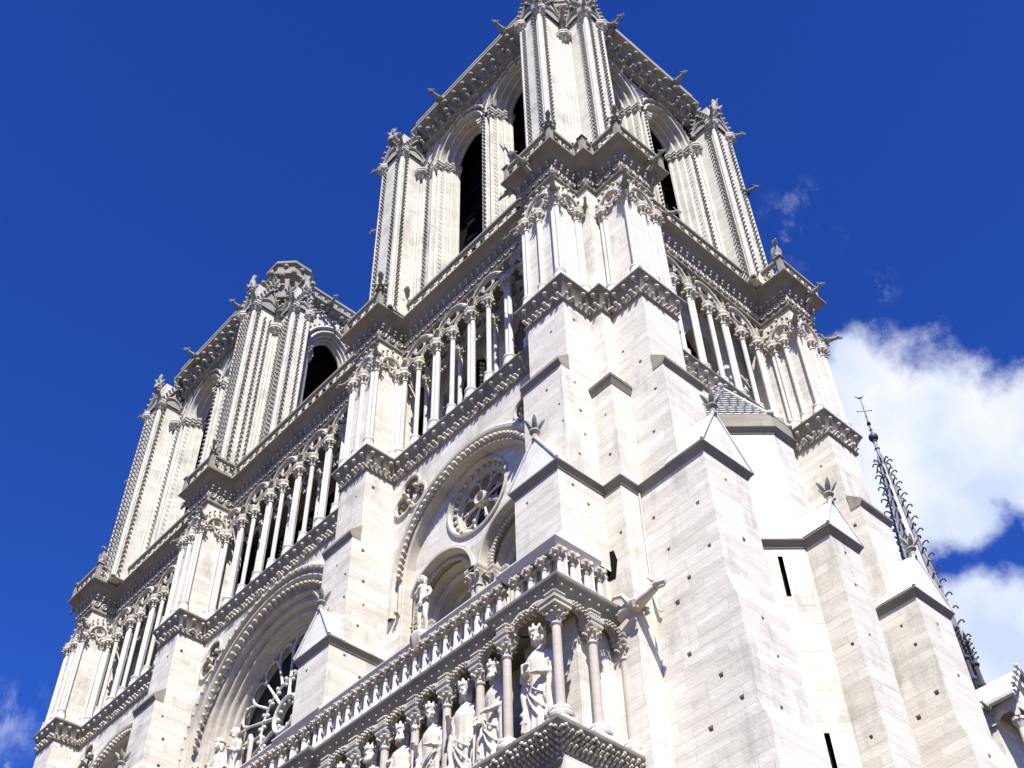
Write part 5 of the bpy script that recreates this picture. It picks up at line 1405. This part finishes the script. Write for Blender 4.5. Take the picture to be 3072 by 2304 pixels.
def robed(seed, hands='scepter', beard=True, yaw=0.0, pitch=-.12, hem=.5, crown=True, wings=False, hair='short', lean=0.0):
    rnd = random.Random(seed); m = MB()
    nth = 64; zs = [0.0, .15, .4, .7, 1.0, 1.3, 1.6, 1.85, 2.05, 2.25, 2.45, 2.6, 2.72, 2.82, 2.9]
    rx = [.50, .49, .46, .43, .41, .40, .38, .36, .375, .40, .45, .47, .43, .28, .15]; ry = [.40, .39, .37, .35, .33, .32, .31, .29, .295, .30, .30, .28, .24, .19, .14]
    ph = rnd.uniform(0, 6); k1 = rnd.choice([9, 10, 11]); k2 = rnd.choice([5, 6]); tw = rnd.uniform(-.5, .5)
    vs = []
    for i, z in enumerate(zs):
        amp = .085 * max(0, 1 - z / 2.1) ** .7 + (.012 if z < 2.6 else 0)
        for j in range(nth):
            t = 2 * PI * j / nth
            f = math.sin(k1 * t + ph + tw * z); f = (abs(f) ** .6) * (1 if f > 0 else -1)
            r = 1 + amp * (f + .5 * math.sin(k2 * t - ph + .6 * z))
            vs.append((rx[i] * r * math.cos(t), ry[i] * r * math.sin(t) + lean * max(0, z - 1.2) * -.2, z))
    fs = [(i * nth + j, i * nth + (j + 1) % nth, (i + 1) * nth + (j + 1) % nth, (i + 1) * nth + j) for i in range(len(zs) - 1) for j in range(nth)]
    fs += [tuple(range(nth))[::-1], tuple((len(zs) - 1) * nth + j for j in range(nth))]
    m.add(vs, fs)
    ly = -lean * .3
    # feet
    for s in (-1, 1): m.tube([(s * .16, -.28, .04), (s * .18, -.48, .03), (s * .19, -.56, .02)], [.09, .08, .05], 8)
    # mantle: hanging edges and U-shaped folds across the front
    sd = rnd.choice([-1, 1])
    for k in range(3):
        z0 = 2.0 - k * .16; zb2 = 1.3 - k * .5
        P = [(sd * (.37 - .72 * t), -.27 - .13 * math.sin(PI * min(1, t * 1.1)), z0 + (zb2 - z0) * t - .16 * math.sin(PI * t)) for t in [i / 12 for i in range(13)]]
        m.tube(P, [.012 + .022 * math.sin(PI * i / 12) for i in range(13)], 6)
    for k, (x, zt, zb_) in enumerate(((.40, 2.4, .25), (-.40, 2.4, .3), (.30, 1.7, .5), (-.28, 1.75, .55))):
        P = [(x + .05 * math.sin(t * 9 + k) + (.06 if x > 0 else -.06) * t, -.14 - .16 * t + (.02 * math.sin(t * 12)), zt + (zb_ - zt) * t) for t in [i / 9 for i in range(10)]]
        m.tube(P, [.05 + .04 * math.sin(PI * i / 9) for i in range(10)], 6)
    # zig-zag hem ends
    for k in range(2): m.tube([(sd * .36, -.25, 1.0 - k * .25), (sd * .5, -.3, .86 - k * .25), (sd * .38, -.3, .74 - k * .25)], [.05, .07, .04], 6)
    # collar
    m.tube([(.24 * math.cos(a), .17 * math.sin(a) + ly * .9, 2.8) for a in [2 * PI * i / 16 for i in range(16)]], .05, 6, True)
    m.tube([(0, ly, 2.75), (0, ly - .02, 2.98), (0, ly - .05, 3.1)], [.14, .12, .11], 10)
    # arms
    def arm(s, el, ha):
        m.tube([(s * .40, ly * .8, 2.62), (s * .47, -.02 + ly * .6, 2.45), el], [.14, .15, .13], 10)
        m.tube([el, ((el[0] + ha[0]) / 2, (el[1] + ha[1]) / 2 - .01, (el[2] + ha[2]) / 2), ha], [.13, .11, .075], 10)
        e = Vector(el); h = Vector(ha)
        m.tube([e + (h - e) * .25, e + (h - e) * .45 + Vector((0, 0, -.22)), e + (h - e) * .4 + Vector((0, .03, -.5))], [.11, .08, .03], 8)     # hanging sleeve
        hand(m, h, (h - e), (0, -.4, 1), 1.1)
    if hands == 'scepter':
        arm(1, (.55, -.08, 2.0), (.34, -.42, 1.98)); arm(-1, (-.55, -.06, 1.98), (-.42, -.40, 2.2))
        m.tube([(-.44, -.46, 1.2), (-.43, -.46, 2.1), (-.40, -.45, 2.75)], .035, 8); m.ball((-.40, -.45, 2.85), .09)
        for q in (-1, 1): m.ball((-.40 + q * .08, -.45, 2.8), .055)
    elif hands == 'book':
        arm(1, (.56, -.05, 1.95), (.2, -.42, 1.9)); arm(-1, (-.54, -.08, 2.05), (-.22, -.42, 2.15))
        m.box(lambda u, d, z: (u, d, z), -.32, -.02, -.52, -.42, 1.95, 2.3)
    elif hands == 'down':
        arm(1, (.56, 0, 1.95), (.46, -.30, 1.55)); arm(-1, (-.55, -.08, 2.0), (-.36, -.44, 2.25))
    elif hands == 'pray':
        arm(1, (.5, -.14, 2.05), (.06, -.42, 2.35)); arm(-1, (-.5, -.14, 2.05), (-.06, -.42, 2.35))
    elif hands == 'sword':
        arm(1, (.55, -.08, 2.0), (.1, -.44, 1.85)); arm(-1, (-.55, -.04, 1.95), (-.45, -.38, 1.7))
        m.tube([(-.46, -.44, 1.9), (-.5, -.46, 1.2), (-.54, -.46, .4)], [.05, .05, .03], 8); m.tube([(-.58, -.44, 1.76), (-.34, -.46, 1.8)], .035, 6)
    head(m, (0, ly - .1, 3.28), yaw, pitch, beard, crown, hair, .93)
    if wings:
        for s in (-1, 1):
            for k in range(7):
                a = .12 * k
                P = [(s * (.25 + .05 * k), .22 + .015 * k, 2.55), (s * (.55 + .10 * k * .5), .32, 2.95 - .06 * k), (s * (.68 + .02 * k), .34, 2.1 - .2 * k), (s * (.6 - .02 * k), .32, 1.35 - .12 * k)]
                m.tube(P, [.1, .12, .1, .03], 6)
    return m
SMAT = M['statue']
def statue(name, mb, loc, rz, s, label, cat='statue', group=None, vox=.028, pl=.5):
    me = voxel(mb, name, SMAT, vox)
    o = put(name, me, None, loc, rz, s); tag(o, label, cat, group)
    if pl:
        p = MB(); p.lathe(0, 0, [(pl, -.14), (pl, -.02), (pl * .92, .02)], 8, PI / 8); put('plinth', mesh_of('plinth', p, M['column']), o)
    return o
KINGS = [(20.3, -.92, 'book', False, .15, 11, 'tall crowned beardless stone king holding a book beside the corner column of the gallery'),
         (18.25, -.72, 'sword', True, .1, 12, 'crowned stone king with shaded head, half hidden behind the second column from the gallery corner'),
         (16.9, -.72, 'down', False, .25, 13, 'crowned smooth-faced stone king with one arm lowered, third from the gallery corner'),
         (15.35, -.72, 'scepter', False, .15, 14, 'crowned beardless stone king holding an upright sceptre, fourth from the gallery corner'),
         (13.85, -.72, 'book', True, .3, 15, 'crowned bearded stone king with arms folded at his chest, fifth from the gallery corner'),
         (12.3, -.72, 'scepter', True, .2, 16, 'crowned bearded stone king seen from chest up, sixth from the gallery corner'),
         (10.78, -.72, 'down', True, .1, 17, 'crowned stone king of whom only the head shows, farthest from the gallery corner')]
for x, y, h, bd, yaw, sd, lab in KINGS:
    statue('king_statue', robed(sd, h, bd, yaw, -.1, hair='long' if sd != 11 else 'short'), (x, y, Z1 + .22), random.uniform(-.05, .25) - .05, 1.02, lab, 'statue', 'statues of kings standing between the gallery columns')

def adam():
    m = MB()
    m.tube([(.0, .0, 1.2), (.02, 0, 1.38), (0, -.01, 1.6), (-.02, 0, 1.85), (-.02, .02, 2.02)], [.17, .175, .15, .2, .17], 14)
    m.ball((-.02, 0, 1.88), .2, True, (1.2, .75, .85)); m.ball((.02, .02, 1.22), .19, True, (1.05, .85, .8))
    for sx, kx, fy in ((-1, -.11, -.05), (1, .14, .02)):
        m.tube([(sx * .10, 0, 1.22), (kx, -.05, .68), (kx + sx * .01, .02 + fy * .3, .38), (kx, .03 + fy, .08)], [.125, .085, .082, .05], 12)
        m.tube([(kx, .05 + fy, .05), (kx + sx * .03, -.1 + fy, .03), (kx + sx * .04, -.18 + fy, .02)], [.06, .05, .03], 8)
    m.tube([(-.2, .02, 1.93), (-.30, -.02, 1.72), (-.32, -.06, 1.55)], [.08, .07, .06], 10); m.tube([(-.32, -.06, 1.55), (-.2, -.2, 1.66), (-.05, -.22, 1.84)], [.06, .052, .04], 10); hand(m, (-.05, -.22, 1.84), (.5, .1, 1), (0, -1, .2), .75)
    m.tube([(.18, .02, 1.93), (.30, .0, 1.7), (.28, -.08, 1.5)], [.08, .07, .06], 10); m.tube([(.28, -.08, 1.5), (.16, -.2, 1.36), (.04, -.2, 1.2)], [.06, .05, .04], 10); hand(m, (.04, -.2, 1.22), (-.5, -.1, -1), (0, -1, .2), .75)
    m.ball((0, -.18, 1.12), .1, False, (1, .5, 1.2))
    m.tube([(-.02, .02, 2.0), (-.03, -.02, 2.16)], [.075, .07], 8)
    head(m, (-.04, -.06, 2.3), -.35, -.1, False, False, 'long', .72)
    return m
ad = statue('figure_statue', adam(), (14.6, -.78, 26.3), .25, 1.0, 'nude stone man with long hair and hand to chest on the terrace rail', 'statue', None, .02, .36)
p = MB(); p.lathe(0, 0, [(.22, -.75), (.34, -.5), (.42, -.2), (.42, -.1)], 8, PI / 8); put('corbel', mesh_of('corbel', p, M['carved']), ad)
statue('angel_statue', robed(31, 'pray', False, -.5, -.35, crown=False, wings=True, hair='long', lean=.5), (2.75, -.4, 25.6), -.25, .86, 'stone winged angel bowing close to the glass of the rose window')
statue('woman_statue', robed(32, 'book', False, .1, -.2, crown=True, hair='long'), (1.35, -.4, 25.6), .05, .88, 'crowned stone woman with long hair holding a bundle between two angels')
statue('angel_statue', robed(33, 'pray', False, .5, -.3, crown=False, wings=True, hair='long', lean=.4), (-.1, -.4, 25.3), .2, .86, 'stone winged angel farthest from the rose glass, beside the archivolt foot')

# chimeras perched on the upper balustrade
def chimera(kind):
    m = MB()
    if kind == 'bird':
        m.tube([(0, .14, .0), (0, .08, .3), (0, .0, .62), (0, -.05, .85), (0, -.08, 1.0)], [.11, .16, .165, .13, .11], 10); m.ball((0, -.14, 1.14), .16, True); m.tube([(0, -.24, 1.14), (0, -.42, 1.08), (0, -.48, .97)], [.09, .06, .02], 6)
        for s in (-1, 1): m.tube([(s * .17, -.02, .8), (s * .25, .08, .55), (s * .2, .22, .15), (s * .1, .3, -.12)], [.05, .07, .05, .03], 8); m.tube([(s * .09, -.05, .25), (s * .1, -.14, .0)], [.08, .07], 6); m.tube([(s * .07, -.06, 1.17), (s * .09, -.02, 1.32)], [.045, .015], 5)
    else:
        m.tube([(0, .25, .15), (0, .05, .4), (0, -.18, .6), (0, -.32, .8)], [.25, .25, .2, .14], 10); m.ball((0, -.42, .92), .18, True); m.tube([(0, -.5, .9), (0, -.72, .82)], [.13, .09], 8)
        for s in (-1, 1): m.tube([(s * .14, -.2, .5), (s * .16, -.32, .2), (s * .16, -.42, .0)], [.11, .08, .07], 6); m.tube([(s * .2, .2, .25), (s * .26, -.02, .15), (s * .24, -.1, .0)], [.15, .12, .07], 6); m.tube([(s * .12, -.36, 1.05), (s * .2, -.3, 1.25)], [.06, .02], 5); m.tube([(s * .2, .0, .6), (s * .42, .2, .9), (s * .4, .35, .5)], [.08, .1, .03], 6)
    return m
CH = {k: voxel(chimera(k), 'chimera_statue', M['gargoyle'], .03, 1) for k in ('bird', 'beast')}
def chim(kind, x, y, rz, lab, s=1.0, z=50.78): tag(put('chimera_statue', CH[kind], None, (x, y, z), math.radians(rz), s), lab, 'statue')
o42 = .42
chim('bird', 23.82, 13.48, 45, 'grey stone bird on the rear balustrade corner of the near tower, against the sky', .95)
chim('bird', 22.07, 13.48, 45, 'grey stone bird in the balustrade angle under the rear shafts of the near tower', .95)
chim('beast', 9.22, -.12, 45, 'horned stone beast on the convex balustrade corner between the two towers', .9)
chim('beast', 9.22, 1.43, 60, 'winged stone beast in the concave balustrade angle between the two towers', .95)
chim('beast', 21.62, -.12, 45, 'dark stone beast on the front balustrade corner right under the near tower', .75)
chim('beast', 23.82, 1.98, 45, 'dark stone beast on the side balustrade corner facing the stair turret', .75)
chim('bird', -18.78, -.12, 45, 'small stone bird on the outermost balustrade corner of the far tower', .9)
chim('beast', -6.08, -.12, 45, 'small stone beast on the balustrade corner under the octagonal cap of the far tower', .7)
